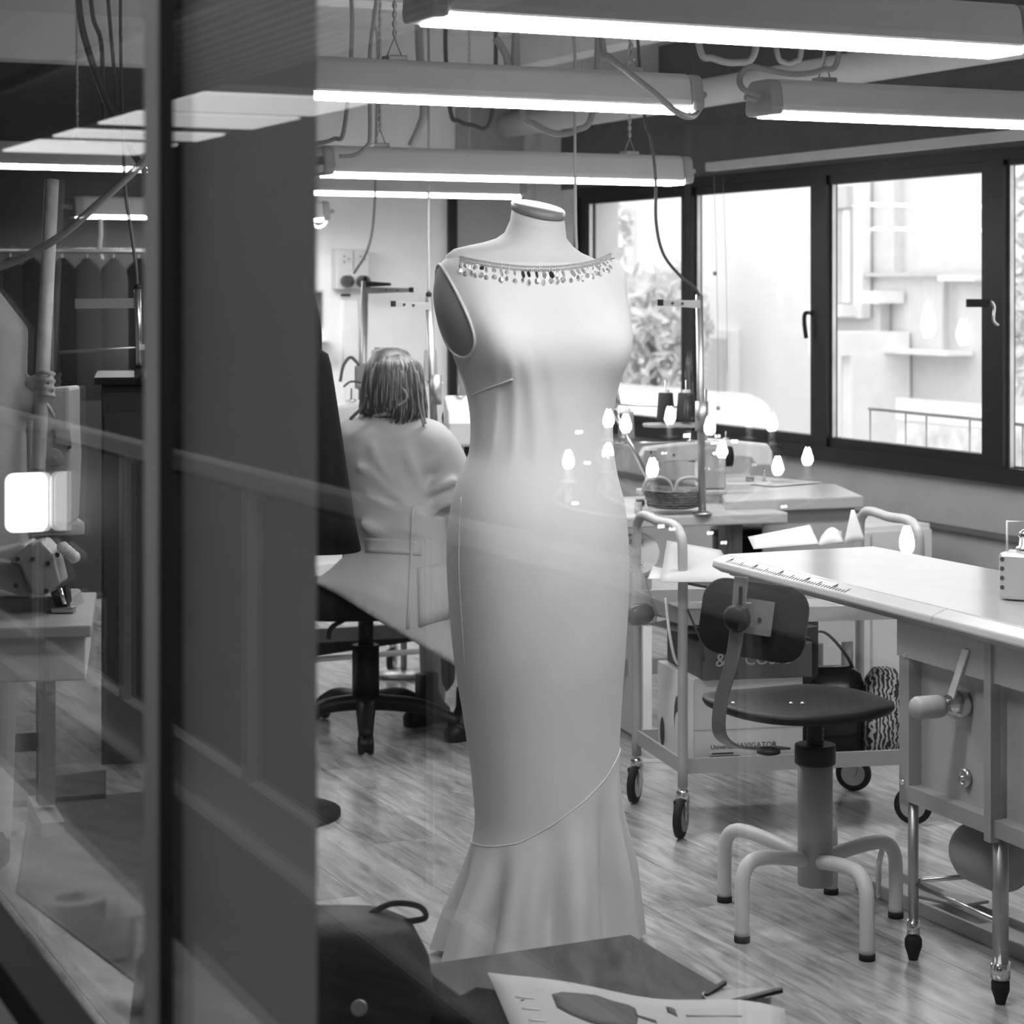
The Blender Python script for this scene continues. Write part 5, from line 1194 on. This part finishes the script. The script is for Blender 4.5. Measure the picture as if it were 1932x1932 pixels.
# -- station beside the windows
c2_ = W(1180, 975, 6.75); st2 = sew_table('sewing_table', 'sewing table with the basket, beside the trolley handle', V((W(1200, 975, 6.88).x, 6.88, 0)), TH-.16, .80, .62, .75)
pn = W(1230, 1200, 6.75)
box('side_panel', (.0, .1, .33), (.03, .42, .64), 'white_paint', st2)
tp = W(1322, 970, 6.62); thread_stand('thread stand with a drilled guide arm in front of the window', (1319, 556), (1325, 971), (1246, 571), 6.62, clamp_y=785, ball_top=False)
sew_machine('sewing_machine', 'grey sewing machine beside the thread stand at the window', W(1285, 933, 7.0), TH-.3, 'machine_grey', .62)
sew_machine('sewing_machine', 'pale sewing machine on the white table under the window', W(1385, 918, 7.35), TH+2.7, 'machine', .58)
# spool tray with cones
py = W(1275, 800, 7.15)
sp_ = thing('spool_rack', 'spool rack with a round tray of thread cones at the window', 'spool rack', W(1330, 935, 7.15))
cyl('post', W(1330, 935, 7.15), W(1330, 735, 7.15), .008, 'steel_dull', sp_, n=10); prism('tray', rrect(.22, .16, .05), W(1275, 802, 7.15), (1, 0, 0), (0, 1, 0), .008, 'grey_enamel', sp_)
cyl('side_arm', W(1166, 763, 7.15), W(1330, 770, 7.15), .003, 'steel_dull', sp_, n=8); cyl('side_post', W(1168, 763, 7.15), W(1168, 840, 7.15), .003, 'steel_dull', sp_, n=8)
cyl('tray_arm', W(1160, 838, 7.15), W(1330, 832, 7.15), .006, 'steel_dull', sp_, n=8)
for x in (1255, 1294, 1184): cyl('pin', W(x, 798 if x > 1200 else 835, 7.15), W(x, 717 if x > 1200 else 764, 7.15), .0025, 'steel_dull', sp_, n=8)
cone('thread_cone', W(1256, 798, 7.15), .030, .098, 'thread_black', 'black thread cone farther from the thread stand on the tray'); cone('thread_cone', W(1295, 798, 7.15), .034, .098, 'thread_black', 'black thread cone next to the thread stand on the tray')
cone('thread_cone', W(1184, 832, 7.15), .024, .095, 'thread_grey', 'grey thread cone beside the gown')
# desk lamp rod
dl = thing('work_lamp', 'slanted work lamp rod beside the grey sewing machine', 'lamp', W(1222, 935, 6.8))
cyl('rod', W(1222, 900, 6.8), W(1158, 775, 6.85), .008, 'steel', dl, n=10); cyl('base_post', W(1222, 940, 6.8), W(1222, 895, 6.8), .008, 'steel_dull', dl, n=10)
lathe('shade', [(.01, 0), (.03, .01), (.035, .05), (.03, .06)], W(1156, 772, 6.85), 'steel', dl, axis=(-.3, 0, 1), n=16)
# wicker basket
bq = W(1270, 958, 6.68)
bs = thing('wicker_basket', 'small dark woven basket with two handles on the sewing table', 'basket', bq)
lathe('basket_body', [(.06, 0), (.075, .004), (.088, .03), (.092, .055), (.09, .06), (.084, .056), (.07, .008)], bq, mat('wicker', .07, .5, bump=1.0, bump_scale=90, noise_amt=.5, noise_scale=60), bs, n=32)
vs, fs = [], []
for k in range(7): 
    t_ = tubeg([bq+V((math.cos(a*math.pi/16)*(.079+.0022*k), math.sin(a*math.pi/16)*(.079+.0022*k), .008+.008*k+.002*math.sin(a*4+k*3.1))) for a in range(32)], .0035, 6, closed=True); o_ = len(vs); vs += t_[0]; fs += [tuple(i+o_ for i in f) for f in t_[1]]
mk('weave', vs, fs, 'wicker', bs, smooth=True, kind='stuff')
for dx in (-.055, .045): tube('handle', [bq+V((dx-.045, -.05, .055)), bq+V((dx-.03, -.05, .09)), bq+V((dx+.01, -.05, .10)), bq+V((dx+.04, -.05, .085)), bq+V((dx+.05, -.05, .055))], .0055, mat('handle_pale', .3, .5), bs, n=8)
# white cutting table under the window
tbz = .78
A_, B_ = onz(1368, 945, tbz), onz(1630, 936, tbz); A2, B2 = onz(1345, 896, tbz), onz(1560, 912, tbz)
wt = thing('white_table', 'white-topped cutting table under the windows', 'table', V((A_.x+.3, A_.y+.2, 0)))
vs = [q+V((0, 0, dz)) for dz in (-.038, 0) for q in (A_, B_, B2+(B2-A2)*.08, A2)]
mk('table_top', vs, [(3, 2, 1, 0), (4, 5, 6, 7), (0, 1, 5, 4), (1, 2, 6, 5), (2, 3, 7, 6), (3, 0, 4, 7)], 'laminate', wt, bevel=.005)
for q in (A_.lerp(B2, .1), B_.lerp(A2, .1), B2.lerp(A_, .1), A2.lerp(B_, .12)): cyl('leg', V((q.x, q.y, 0)), V((q.x, q.y, tbz-.038)), .02, 'grey_enamel', wt, n=12)
pb0, pb1 = A_.lerp(B_, .28), A_.lerp(B_, .95)
mk('modesty_panel', [V((p.x, p.y+dy, z)) for z in (.3, tbz-.04) for dy in (.05, .07) for p in (pb0, pb1)], [(0, 2, 3, 1), (4, 5, 7, 6), (0, 1, 5, 4), (2, 6, 7, 3), (0, 4, 6, 2), (1, 3, 7, 5)], 'grey_paint', wt)
for k, (x, y, l) in enumerate(((1400, 905, 'flat pattern sheet on the white cutting table'), (1470, 912, 'second flat sheet on the white cutting table, nearer its free end'))):
    q = onz(x, y, tbz)+V((0, 0, .002+.001*k)); tag(box('pattern_sheet', q, (.24, .18, .0015), 'paper', rz=.4+k*.3), l, 'paper')
# belt guard and dark column under the tables, white cabinet behind the trolley
bgd = thing('belt_guard', 'round perforated belt guard below the sewing table', 'belt guard', W(1205, 1085, 6.62))
gq = W(1205, 1045, 6.62); lathe('disc', [(.002, 0), (.062, 0), (.066, .006), (.062, .02), (.002, .02)], gq, 'pale_paint', bgd, axis=(.1, .99, 0), n=32, smooth=False)
vs, fs = [], []
for i in range(-4, 6):
    for j in range(-5, 6):
        c = gq+V((i*.0095+(j % 2)*.0047, -.0015, j*.0085)); 
        if .022 < math.hypot(i*.0095, j*.0085) < .054:
            k = len(vs); vs += [c+V((math.cos(a*1.047)*.0024, 0, math.sin(a*1.047)*.0024)) for a in range(6)]; fs.append(tuple(range(k, k+6)))
mk('holes', vs, fs, 'hole_black', bgd, kind='stuff')
cyl('bracket', gq+V((0, .02, .06)), gq+V((0, .03, .16)), .012, 'grey_enamel', bgd)
cbx = thing('white_cabinet', 'low white cabinet behind the trolley under the window', 'cabinet', V((W(1610, 1200, 7.9).x, 7.9, 0)), rz=TH)
box('carcass', (.0, .1, .29), (.55, .40, .58), 'white_paint', cbx, bevel=.004); box('door', (-.138, -.108, .29), (.265, .016, .54), 'white_paint', cbx); dr_ = box('door', (.138, -.108, .29), (.265, .016, .54), 'white_paint', cbx)
ball('knob', (.04, -.125, .36), .014, 'steel', cbx); ball('knob', (-.04, -.125, .36), .014, 'steel', cbx)
dk = thing('dark_bin', 'dark tall bin under the sewing table by the window', 'bin', V((W(1405, 1000, 7.2).x, 7.2, 0)))
lathe('bin_body', [(.09, 0), (.10, .02), (.11, .62), (.10, .63)], V((W(1405, 1000, 7.2).x, 7.2, 0)), 'black_plastic', dk, n=24); lathe('rim', [(.10, .62), (.116, .622), (.116, .645), (.10, .65)], V((W(1405, 1000, 7.2).x, 7.2, 0)), 'black_plastic', dk, n=24)
tag(box('paper_slip', F(1240, 1436)+V((0, 0, .001)), (.10, .045, .0015), 'paper', rz=-.1), 'small white paper slip on the floor by the trolley', 'paper')

# small things about the sewing table by the window
for k, (x, y, dd, m_) in enumerate(((1228, 950, 6.7, 'machine'), (1338, 925, 7.2, 'thread_black'), (1352, 930, 7.1, 'steel'), (1415, 912, 7.5, 'thread_grey'), (1208, 955, 6.72, 'thread_black'))):
    z_ = .75 if x < 1300 else .78; q = onz(x, y if z_ == .75 else y, z_)
    o = thing('bobbin', ['white bobbin on the sewing table beside the basket', 'black bobbin on the white table beside the spool rack', 'steel bobbin at the corner of the white table', 'grey bobbin on the white table by the pale machine', 'black bobbin on the sewing table by the work lamp'][k], 'bobbin', q)
    lathe('flange', [(.004, 0), (.016, 0), (.016, .003), (.009, .004), (.009, .020), (.016, .021), (.016, .024), (.004, .024)], q, 'steel', o, n=16, smooth=False); lathe('thread', [(.009, .004), (.0145, .005), (.0145, .019), (.009, .020)], q, m_, o, n=16)
jr_ = onz(1340, 902, .78)
jt = thing('glass_box', 'clear plastic tray standing by the pale machine at the window', 'tray', jr_)
box('wall', jr_+V((.06, 0, .07)), (.17, .004, .12), pbm, jt, rz=.2); box('base', jr_+V((.06, .05, .004)), (.17, .10, .006), pbm, jt, rz=.2)
# ================================================================== WALL FITTINGS
def BWp(px, y, off=0.0):        # point on the back wall by pixel
    t_ = (px-966)/FPX; d = (AW-off)/(cT-sT*t_); return W(px, y, d)
q = BWp(656, 510, .04)
sb_ = thing('socket_box', 'double socket box on the back wall', 'socket box', BWp(656, 548), rz=TH)
box('case', (0, -.04, .105), (.175, .08, .20), 'pale_paint', sb_, bevel=.006); box('divider', (0, -.082, .15), (.006, .006, .10), 'grey_paint', sb_)
for x in (-.04, .045):
    for k in range(3): cyl('terminal', (x+.016*math.cos(k*2.1), -.084, .155+.016*math.sin(k*2.1)), (x+.016*math.cos(k*2.1), -.079, .155+.016*math.sin(k*2.1)), .006, 'grey_enamel', sb_, n=10)
    pg_ = cyl('plug', (x, -.08, .045), (x, -.125, .045), .03, 'cable_dark', sb_); cyl('cord_gland', (x, -.125, .045), (x+.01, -.14, .04), .012, 'cable_dark', pg_, n=10)
struct(rbox('trim_13', AW-.035, AW, AB(BWp(645, 600))[1], AB(BWp(671, 600))[1], .3, 1.40, 'white_paint'))
struct(box('trim_14', BWp(652, 557, .04), (.045, .02, .012), 'black_plastic', rz=TH))
pic = thing('wall_picture', 'small dark photograph pinned on the back wall', 'picture', BWp(590, 617), rz=TH)
box('print', (-.02, -.006, .09), (.13, .006, .165), mat('photo_dark', .1, .5, noise_amt=.9, noise_scale=25), pic); box('white_margin', (-.02, -.004, .09), (.15, .004, .19), 'paper', pic)
tag(box('wall_shelf', BWp(585, 640, .05), (.20, .10, .02), 'white_paint', rz=TH), 'narrow white wall shelf under the pinned photograph', 'shelf')
# ================================================================== CABLES
def cable(name, label, pts, r, m, up='', n=8, cat='cable'):
    q = [W(*p) for p in pts]            # up: which ends (0 first, 1 last) run on to the ceiling
    if '0' in up: q = [V((q[0].x, q[0].y, CZ)), V((q[0].x-.02, q[0].y+.05, (q[0].z+CZ)/2))]+q
    if '1' in up: q = q+[V((q[-1].x+.02, q[-1].y+.05, (q[-1].z+CZ)/2)), V((q[-1].x, q[-1].y, CZ))]
    return tag(tube(name, q, r, m, n=n, sp=8), label, cat)
cable('power_cable', 'thick cable falling across the end of the lamp with the slack cable', [(1136, 78, 5.25), (1150, 108, 5.24), (1190, 140, 5.22), (1240, 180, 5.22), (1275, 210, 5.24), (1305, 220, 5.35), (1320, 200, 5.5), (1308, 178, 5.55)], .0085, 'cable_grey', up='0')
cable('power_cable', 'cable curling from the gland of the lamp over the ironing table', [(1435, 180, 5.5), (1402, 168, 5.48), (1396, 145, 5.5), (1415, 126, 5.5), (1450, 132, 5.5), (1500, 140, 5.5), (1550, 132, 5.5), (1582, 105, 5.5)], .008, 'cable_grey', up='1')
cable('power_cable', 'thin black cable dropping to the drilled guide arm at the window', [(1216, 218, 6.4), (1228, 260, 6.4), (1237, 340, 6.4), (1238, 420, 6.42), (1252, 480, 6.45), (1285, 522, 6.5), (1308, 540, 6.55), (1319, 556, 6.6)], .0048, 'cable_dark', up='0')
cable('power_cable', 'straight cable dropping to the knob of a thread stand', [(808, 50, 7.3), (809, 300, 7.3), (808, 430, 7.3), (809, 552, 7.3)], .005, 'cable_grey', up='0')
cable('power_cable', 'cable dropping to the sockets beside the tall thread stand', [(712, 80, 8.3), (710, 250, 8.3), (706, 400, 8.3), (694, 470, 8.3), (668, 515, 8.4)], .0055, 'cable_grey', up='0')
cable('power_cable', 'straight grey cable dropping behind the neck of the dress form', [(1084, 90, 6.2), (1084, 200, 6.2), (1085, 300, 6.2), (1086, 420, 6.2), (1088, 470, 6.2)], .0045, 'cable_grey', up='0')
cable('power_cable', 'wide loop of flexible conduit under the ceiling', [(985, 205, 6.6), (1010, 235, 6.6), (1050, 252, 6.6), (1085, 246, 6.6), (1118, 212, 6.6)], .010, 'cable_grey', up='01')
cable('power_cable', 'stub of thick cable with a cut end under the ceiling', [(800, 200, 7.4), (794, 235, 7.4), (786, 255, 7.4), (776, 276, 7.4)], .015, 'cable_grey', up='0')
cable('power_cable', 'slack dark loop of cable under the ceiling beam', [(850, 210, 7.6), (865, 228, 7.6), (890, 236, 7.6), (925, 230, 7.6)], .008, 'cable_dark', up='01')
cable('power_cable', 'loop of cable between the two end lamps', [(1320, 90, 6.0), (1345, 110, 6.0), (1390, 118, 6.0), (1425, 95, 6.0)], .010, 'cable_grey', up='01')
cable('power_cable', 'small double loop of cable above the curled one', [(1465, 92, 6.0), (1480, 118, 6.0), (1500, 116, 6.0), (1512, 92, 6.0)], .008, 'cable_grey', up='01')
cable('power_cable', 'cable looping into the lamp over the seamstress', [(640, 295, 6.35), (670, 292, 6.35), (692, 275, 6.35), (698, 250, 6.35), (698, 100, 6.35)], .006, 'cable_grey', up='1')
cable('power_cable', 'dark cable sagging beside the partition post', [(575, 265, 6.6), (600, 270, 6.6), (630, 262, 6.6), (650, 240, 6.6)], .007, 'cable_grey', up='01')
cable('power_cable', 'white cord looped at the end of the back wall lamp', [(585, 418, 10.0), (598, 430, 10.0), (614, 424, 10.0), (622, 405, 10.0)], .007, 'cable_white')
cable('power_cable', 'pale conduit climbing beside the cable tray', [(935, 72, 6.5), (950, 95, 6.5), (958, 120, 6.5), (962, 200, 6.5)], .012, 'cable_grey', up='1')
cable('power_cable', 'thick grey cable sagging past the overlock machines', [(-40, 515, 5.0), (30, 492, 5.0), (110, 448, 5.0), (190, 380, 5.0), (285, 293, 5.0), (330, 250, 5.0)], .0095, 'cable_grey', up='1')
for k, (pts, r, l) in enumerate((([(150, 20, 6.2), (165, 90, 6.2), (200, 190, 6.2), (240, 270, 6.2), (275, 325, 6.2)], .010, 'dark cable running aslant to the lamp over the overlock machines'), ([(175, 30, 6.6), (190, 75, 6.6), (194, 150, 6.6), (196, 260, 6.6)], .007, 'twisted cable bundle hanging beside the aslant cable'), ([(208, 50, 6.6), (214, 120, 6.6), (220, 200, 6.6)], .006, 'short straight cable beside the twisted bundle'), ([(235, 330, 5.6), (245, 420, 5.6), (255, 490, 5.6), (259, 540, 5.6)], .0045, 'thin cable dropping to the stand behind the overlock machine'))):
    cable('power_cable', l, pts, r, 'cable_dark', up='0')
cable('cloth_tape', 'white cloth tape hanging from the back wall lamp', [(189, 412, 9.3), (190, 440, 9.3), (188, 465, 9.3), (192, 490, 9.3)], .010, 'cable_white', cat='tape')
# ================================================================== LEFT SIDE, SEEN THROUGH THE FAR PANE
# overlock machine on its table
tbz = .75
ovt = thing('sewing_table', 'grey sewing table carrying the overlock machine', 'table', onz(20, 1165, 0)*1.0)
tq = onz(172, 1180, tbz); te = V((.985, .17, 0)).normalized(); tnn = V((-te.y, te.x, 0))
def ltb(nm, s0, s1, n0, n1, z0, z1, m):
    vs = [V((tq.x, tq.y, 0))+te*s_+tnn*n_+V((0, 0, z)) for z in (z0, z1) for s_, n_ in ((s0, n0), (s1, n0), (s1, n1), (s0, n1))]
    return mk(nm, vs, [(3, 2, 1, 0), (4, 5, 6, 7), (0, 1, 5, 4), (1, 2, 6, 5), (2, 3, 7, 6), (3, 0, 4, 7)], m, ovt, bevel=.004)
ltb('table_top', -.62, 0, 0, .5, tbz-.025, tbz, 'grey_paint'); ltb('apron', -.60, -.012, .03, .47, tbz-.12, tbz-.025, 'pale_paint')
ltb('leg', -.60, -.52, .18, .30, 0, tbz-.12, 'grey_enamel'); ltb('foot', -.60, -.3, .1, .4, 0, .03, 'grey_enamel')
om = thing('overlock_machine', 'grey overlock machine with slanted cover plate', 'sewing machine', onz(75, 1150, tbz))
D4 = 4.6
def lpoly(pix, d, th, m, nm, parent, **k):
    xs = [(x-966)/FPX*d for x, _ in pix]; zs = [CAMH-(y-HZ)/FPX*d for _, y in pix]; o = V((0, d, 0))
    return prism(nm, list(zip(xs, zs)), o, (1, 0, 0), (0, 0, 1), th, m, parent, **k)
cv = lpoly([(62, 1022), (85, 1016), (108, 1040), (122, 1095), (106, 1108), (92, 1120), (72, 1118), (45, 1060), (25, 1055)], D4, .09, 'machine_grey', 'cover_plate', om, bevel=.006)
lpoly([(-20, 1050), (45, 1058), (68, 1118), (55, 1120), (5, 1105), (-20, 1100)], D4+.03, .10, 'machine_grey', 'front_body', om, bevel=.006)
lpoly([(-30, 1040), (20, 1030), (60, 1018), (60, 1060), (-30, 1080)], D4+.09, .12, 'machine', 'rear_body', om, bevel=.01)
for x, y in ((33, 1055), (108, 1047), (30, 1105), (62, 1055), (90, 1063), (87, 1115)): cyl('screw', W(x, y, D4-.05), W(x, y, D4-.04), .0052, 'black_plastic', cv, n=12)
for k in range(4): lathe('tension_dial', [(.010, 0), (.013, .004), (.012, .016), (.006, .02)], W(114+k*7, 1035+k*6, D4+.0), 'machine', om, axis=(.7, -.6, .3), n=14)
cyl('needle_bar', W(113, 1110, D4-.01), W(122, 1140, D4-.01), .005, 'chrome', om, n=10); box('presser_foot', W(120, 1150, D4), (.05, .03, .012), 'steel', om, bevel=.003)
lpoly([(100, 1115), (128, 1100), (132, 1150), (112, 1152)], D4+.03, .05, 'black_plastic', 'looper_housing', om)
lpoly([(-20, 1118), (140, 1118), (150, 1150), (150, 1168), (-20, 1168)], D4+.10, .14, 'machine_grey', 'base', om, bevel=.006)
# upright machine behind it
um = thing('buttonhole_machine', 'tall grey machine head with a round hand wheel behind the overlock', 'sewing machine', W(90, 985, 5.6))
D5 = 5.6
hd_ = lpoly([(60, 735), (142, 728), (142, 800), (145, 860), (140, 985), (62, 985)], D5, .14, 'machine_grey', 'head', um, bevel=.01)
lpoly([(105, 805), (132, 812), (136, 845), (105, 835)], D5-.075, .006, 'grey_enamel', 'cover_plate', hd_)
lathe('hand_wheel', [(.02, 0), (.024, -.006), (.020, -.010), (.012, -.006), (.006, -.012)], W(103, 863, D5-.07), 'grey_enamel', um, axis=(0, 1, 0), n=24)
for x, y in ((98, 813), (131, 844)): cyl('screw', W(x, y, D5-.08), W(x, y, D5-.07), .005, 'black_plastic', um, n=10)
lpoly([(20, 830), (60, 800), (60, 900), (20, 900)], D5+.02, .10, 'machine', 'side_motor', um, bevel=.01)
umt = sew_table('sewing_table', 'sewing table under the tall grey machine head', V((W(20, 985, 5.75).x, 5.72, 0)), TH-.1, .36, .36, W(90, 985, 5.6).z, 'grey_paint')
# long cardboard tube held by the second person
tag(cyl('fabric_tube', W(66, 1010, 5.3), W(98, 340, 5.45), .018, 'pale_wood', n=18), 'long pale wooden pole held upright by the standing person', 'pole')
tag(cyl('black_rod', W(97, 720, 5.6), W(97, 350, 5.6), .006, 'steel_dull', n=10), 'thin steel rod beside the pale pole', 'rod')
pr = thing('person', 'standing person in a white coat gripping the pale pole', 'person', V((W(-55, 1400, 5.4).x, 5.45, 0)))
D6 = 5.4
def lw(x, y, dd=0): return W(x, y, D6+dd)
fa = [limb([lw(-20, 640), lw(-15, 720), lw(30, 760), lw(70, 735, -.02)], [.06, .05, .035, .025]), limb([lw(60, 745, -.02), lw(68, 722, -.03)], [.024, .027])]
for k in range(4): fa.append(limb([lw(70, 704+k*14, -.045), lw(82, 702+k*14, -.068), lw(97, 704+k*14, -.062), lw(102, 706+k*14, -.03), lw(99, 707+k*14, -.012)], [.0068, .0066, .0062, .0058, .005], n=8))
fa.append(limb([lw(70, 752, -.04), lw(88, 764, -.05), lw(102, 785, -.035)], [.009, .0075, .0055], n=8))
hx = lw(-75, 500)
fa += [ebody(hx, .075, .095, .115), limb([hx+V((0, 0, -.08)), hx+V((0, 0, -.18))], [.05, .06]), limb([lw(-120, 620), lw(-30, 620)], [.06, .06]), limb([lw(-75, 640), lw(-75, 900), lw(-75, 1000)], [.14, .13, .14]), limb([lw(-130, 640), lw(-140, 760), lw(-110, 870)], [.05, .045, .03])]
for s_ in (-1, 1): fa.append(limb([lw(-75+s_*60, 980), lw(-75+s_*62, 1300), V((lw(-75+s_*62, 1500).x, D6, .06))], [.085, .06, .045]))
clay('body', fa, 'skin', pr, voxel=.005, smooth=1)
clay('white_coat', [limb([lw(-60, 615), lw(-12, 640), lw(-2, 690), lw(8, 755), lw(62, 752, -.02)], [.085, .085, .07, .062, .045]), limb([lw(48, 735), lw(66, 738), lw(60, 785)], [.03, .036, .02]), limb([lw(-75, 620), lw(-75, 800), lw(-75, 1000), lw(-75, 1180)], [.17, .165, .17, .19]), limb([lw(-130, 625), lw(-142, 760), lw(-112, 870)], [.07, .06, .05])], 'coat_white', pr, voxel=.009)
loft('hair', [ell(hx+V((0, 0, z)), (1, 0, 0), (0, 1, 0), r, r*1.15, 20) for z, r in ((-.16, .08), (-.05, .09), (.05, .088), (.10, .06), (.122, .02))], hm, pr)
loft('trousers', [ell(V((lw(-75, 1000).x, D6, z)), (1, 0, 0), (0, 1, 0), rx, ry, 24) for z, rx, ry in ((.1, .11, .09), (.5, .13, .1), (.85, .15, .12))], 'denim', pr)
for s_ in (-1, 1): loft('shoe', [ell(V((lw(-75+s_*62, 1500).x, D6-.04, z)), (1, 0, 0), (0, 1, 0), rx, ry, 16) for z, rx, ry in ((0, .045, .12), (.04, .045, .12), (.08, .035, .06))], 'black_plastic', pr)
# thread stand with two bars
t = thing('thread_stand', 'dark thread stand with two cross bars behind the overlock', 'thread stand', W(262, 690, 5.6))
cyl('pole', W(263, 690, 5.6), W(259, 545, 5.6), .009, 'steel', t, n=12); ball('knob', W(259, 542, 5.6), .010, 'black_plastic', t)
prism('guide_arm', [(0, -.013), (.17, -.013), (.17, .013), (0, .013)], W(142, 573, 5.6), (1, 0, .01), (0, 0, 1), .006, 'grey_enamel', t); cyl('cross_bar', W(112, 665, 5.6), W(268, 655, 5.6), .004, 'steel_dull', t, n=8); box('bar_end', W(268, 655, 5.59), (.012, .02, .014), 'machine', t)
cyl('mount', W(263, 692, 5.6), W(263, 720, 5.62), .014, 'black_plastic', t)
# dark cabinet, garments on a rail, pale garment
cw = thing('dark_cabinet', 'tall dark cabinet with a flat top beside the partition post', 'cabinet', F(285, 1440), rz=TH*.4)
fl_ = F(176, 1452); fr_ = F(420, 1445)
box('carcass', (0.02, .25, .58), (.34, .5, 1.16), mat('cab_dark', .02, .6), cw, bevel=.004); box('door', (0.02, -.008, .56), (.32, .016, 1.04), mat('cab_door', .028, .5), cw); cyl('handle', (.13, -.03, .55), (.13, -.03, .70), .006, 'steel_dull', cw, n=8)
box('top_board', (0.02, .23, 1.175), (.38, .56, .022), 'black_plastic', cw)
rl = thing('garment_rail', 'garment rail with dark clothes along the far wall', 'clothes rail', R(9.0, 1.9, 0))
cyl('rail', R(9.0, .9, 1.62), R(9.0, 3.1, 1.62), .012, 'steel_dull', rl, n=12)
for b_ in (.92, 3.08): cyl('upright', R(9.0, b_, 0), R(9.0, b_, 1.62), .014, 'steel_dull', rl, n=12)
for k in range(6):
    px = (20, 60, 118, 165, 215, 262)[k]; d_ = 9.0/(cT-sT*(px-966)/FPX); m_ = mat('garment_%d' % k, (.012, .008, .008, .05, .075, .008)[k], .9)
    lab = ['dark grey coat first on the garment rail', 'black coat hanging behind the pale pole', 'black suit hanging beside the steel rod', 'mid grey garment hanging on the rail', 'pale grey garment on the rail behind the cross bars', 'black garment on the rail next to the partition stile'][k]
    g_ = thing('hanging_garment', lab, 'garment', W(px, 760, d_), group='garments on the far rail')
    zt = 1.60
    loft('cloth', [ell(V((W(px, 0, d_).x, d_, z)), VD, UD, rx, ry, 20, 2.4) for z, rx, ry in ((zt-.62, .085, .05), (zt-.4, .075, .045), (zt-.12, .07, .04), (zt-.05, .05, .03), (zt-.01, .012, .012))], m_, g_)
    tube('hanger_hook', [V((W(px, 0, d_).x, d_, zt-.02)), V((W(px, 0, d_).x, d_, zt+.02)), V((W(px, 0, d_).x+.012, d_, zt+.035))], .003, 'steel', g_, n=6)
# shade on the planks laid down as a dark sheet; worn board on the floor
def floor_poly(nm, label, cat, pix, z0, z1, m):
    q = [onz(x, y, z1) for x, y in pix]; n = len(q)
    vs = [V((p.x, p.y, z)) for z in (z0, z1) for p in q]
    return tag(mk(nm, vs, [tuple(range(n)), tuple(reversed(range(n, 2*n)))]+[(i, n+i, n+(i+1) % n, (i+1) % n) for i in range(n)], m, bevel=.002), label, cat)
floor_poly('wooden_board', 'worn wooden board lying on the floor before the overlock table', 'board', [(-40, 1480), (200, 1452), (200, 1497), (-40, 1516)], 0, .02, 'dark_wood')
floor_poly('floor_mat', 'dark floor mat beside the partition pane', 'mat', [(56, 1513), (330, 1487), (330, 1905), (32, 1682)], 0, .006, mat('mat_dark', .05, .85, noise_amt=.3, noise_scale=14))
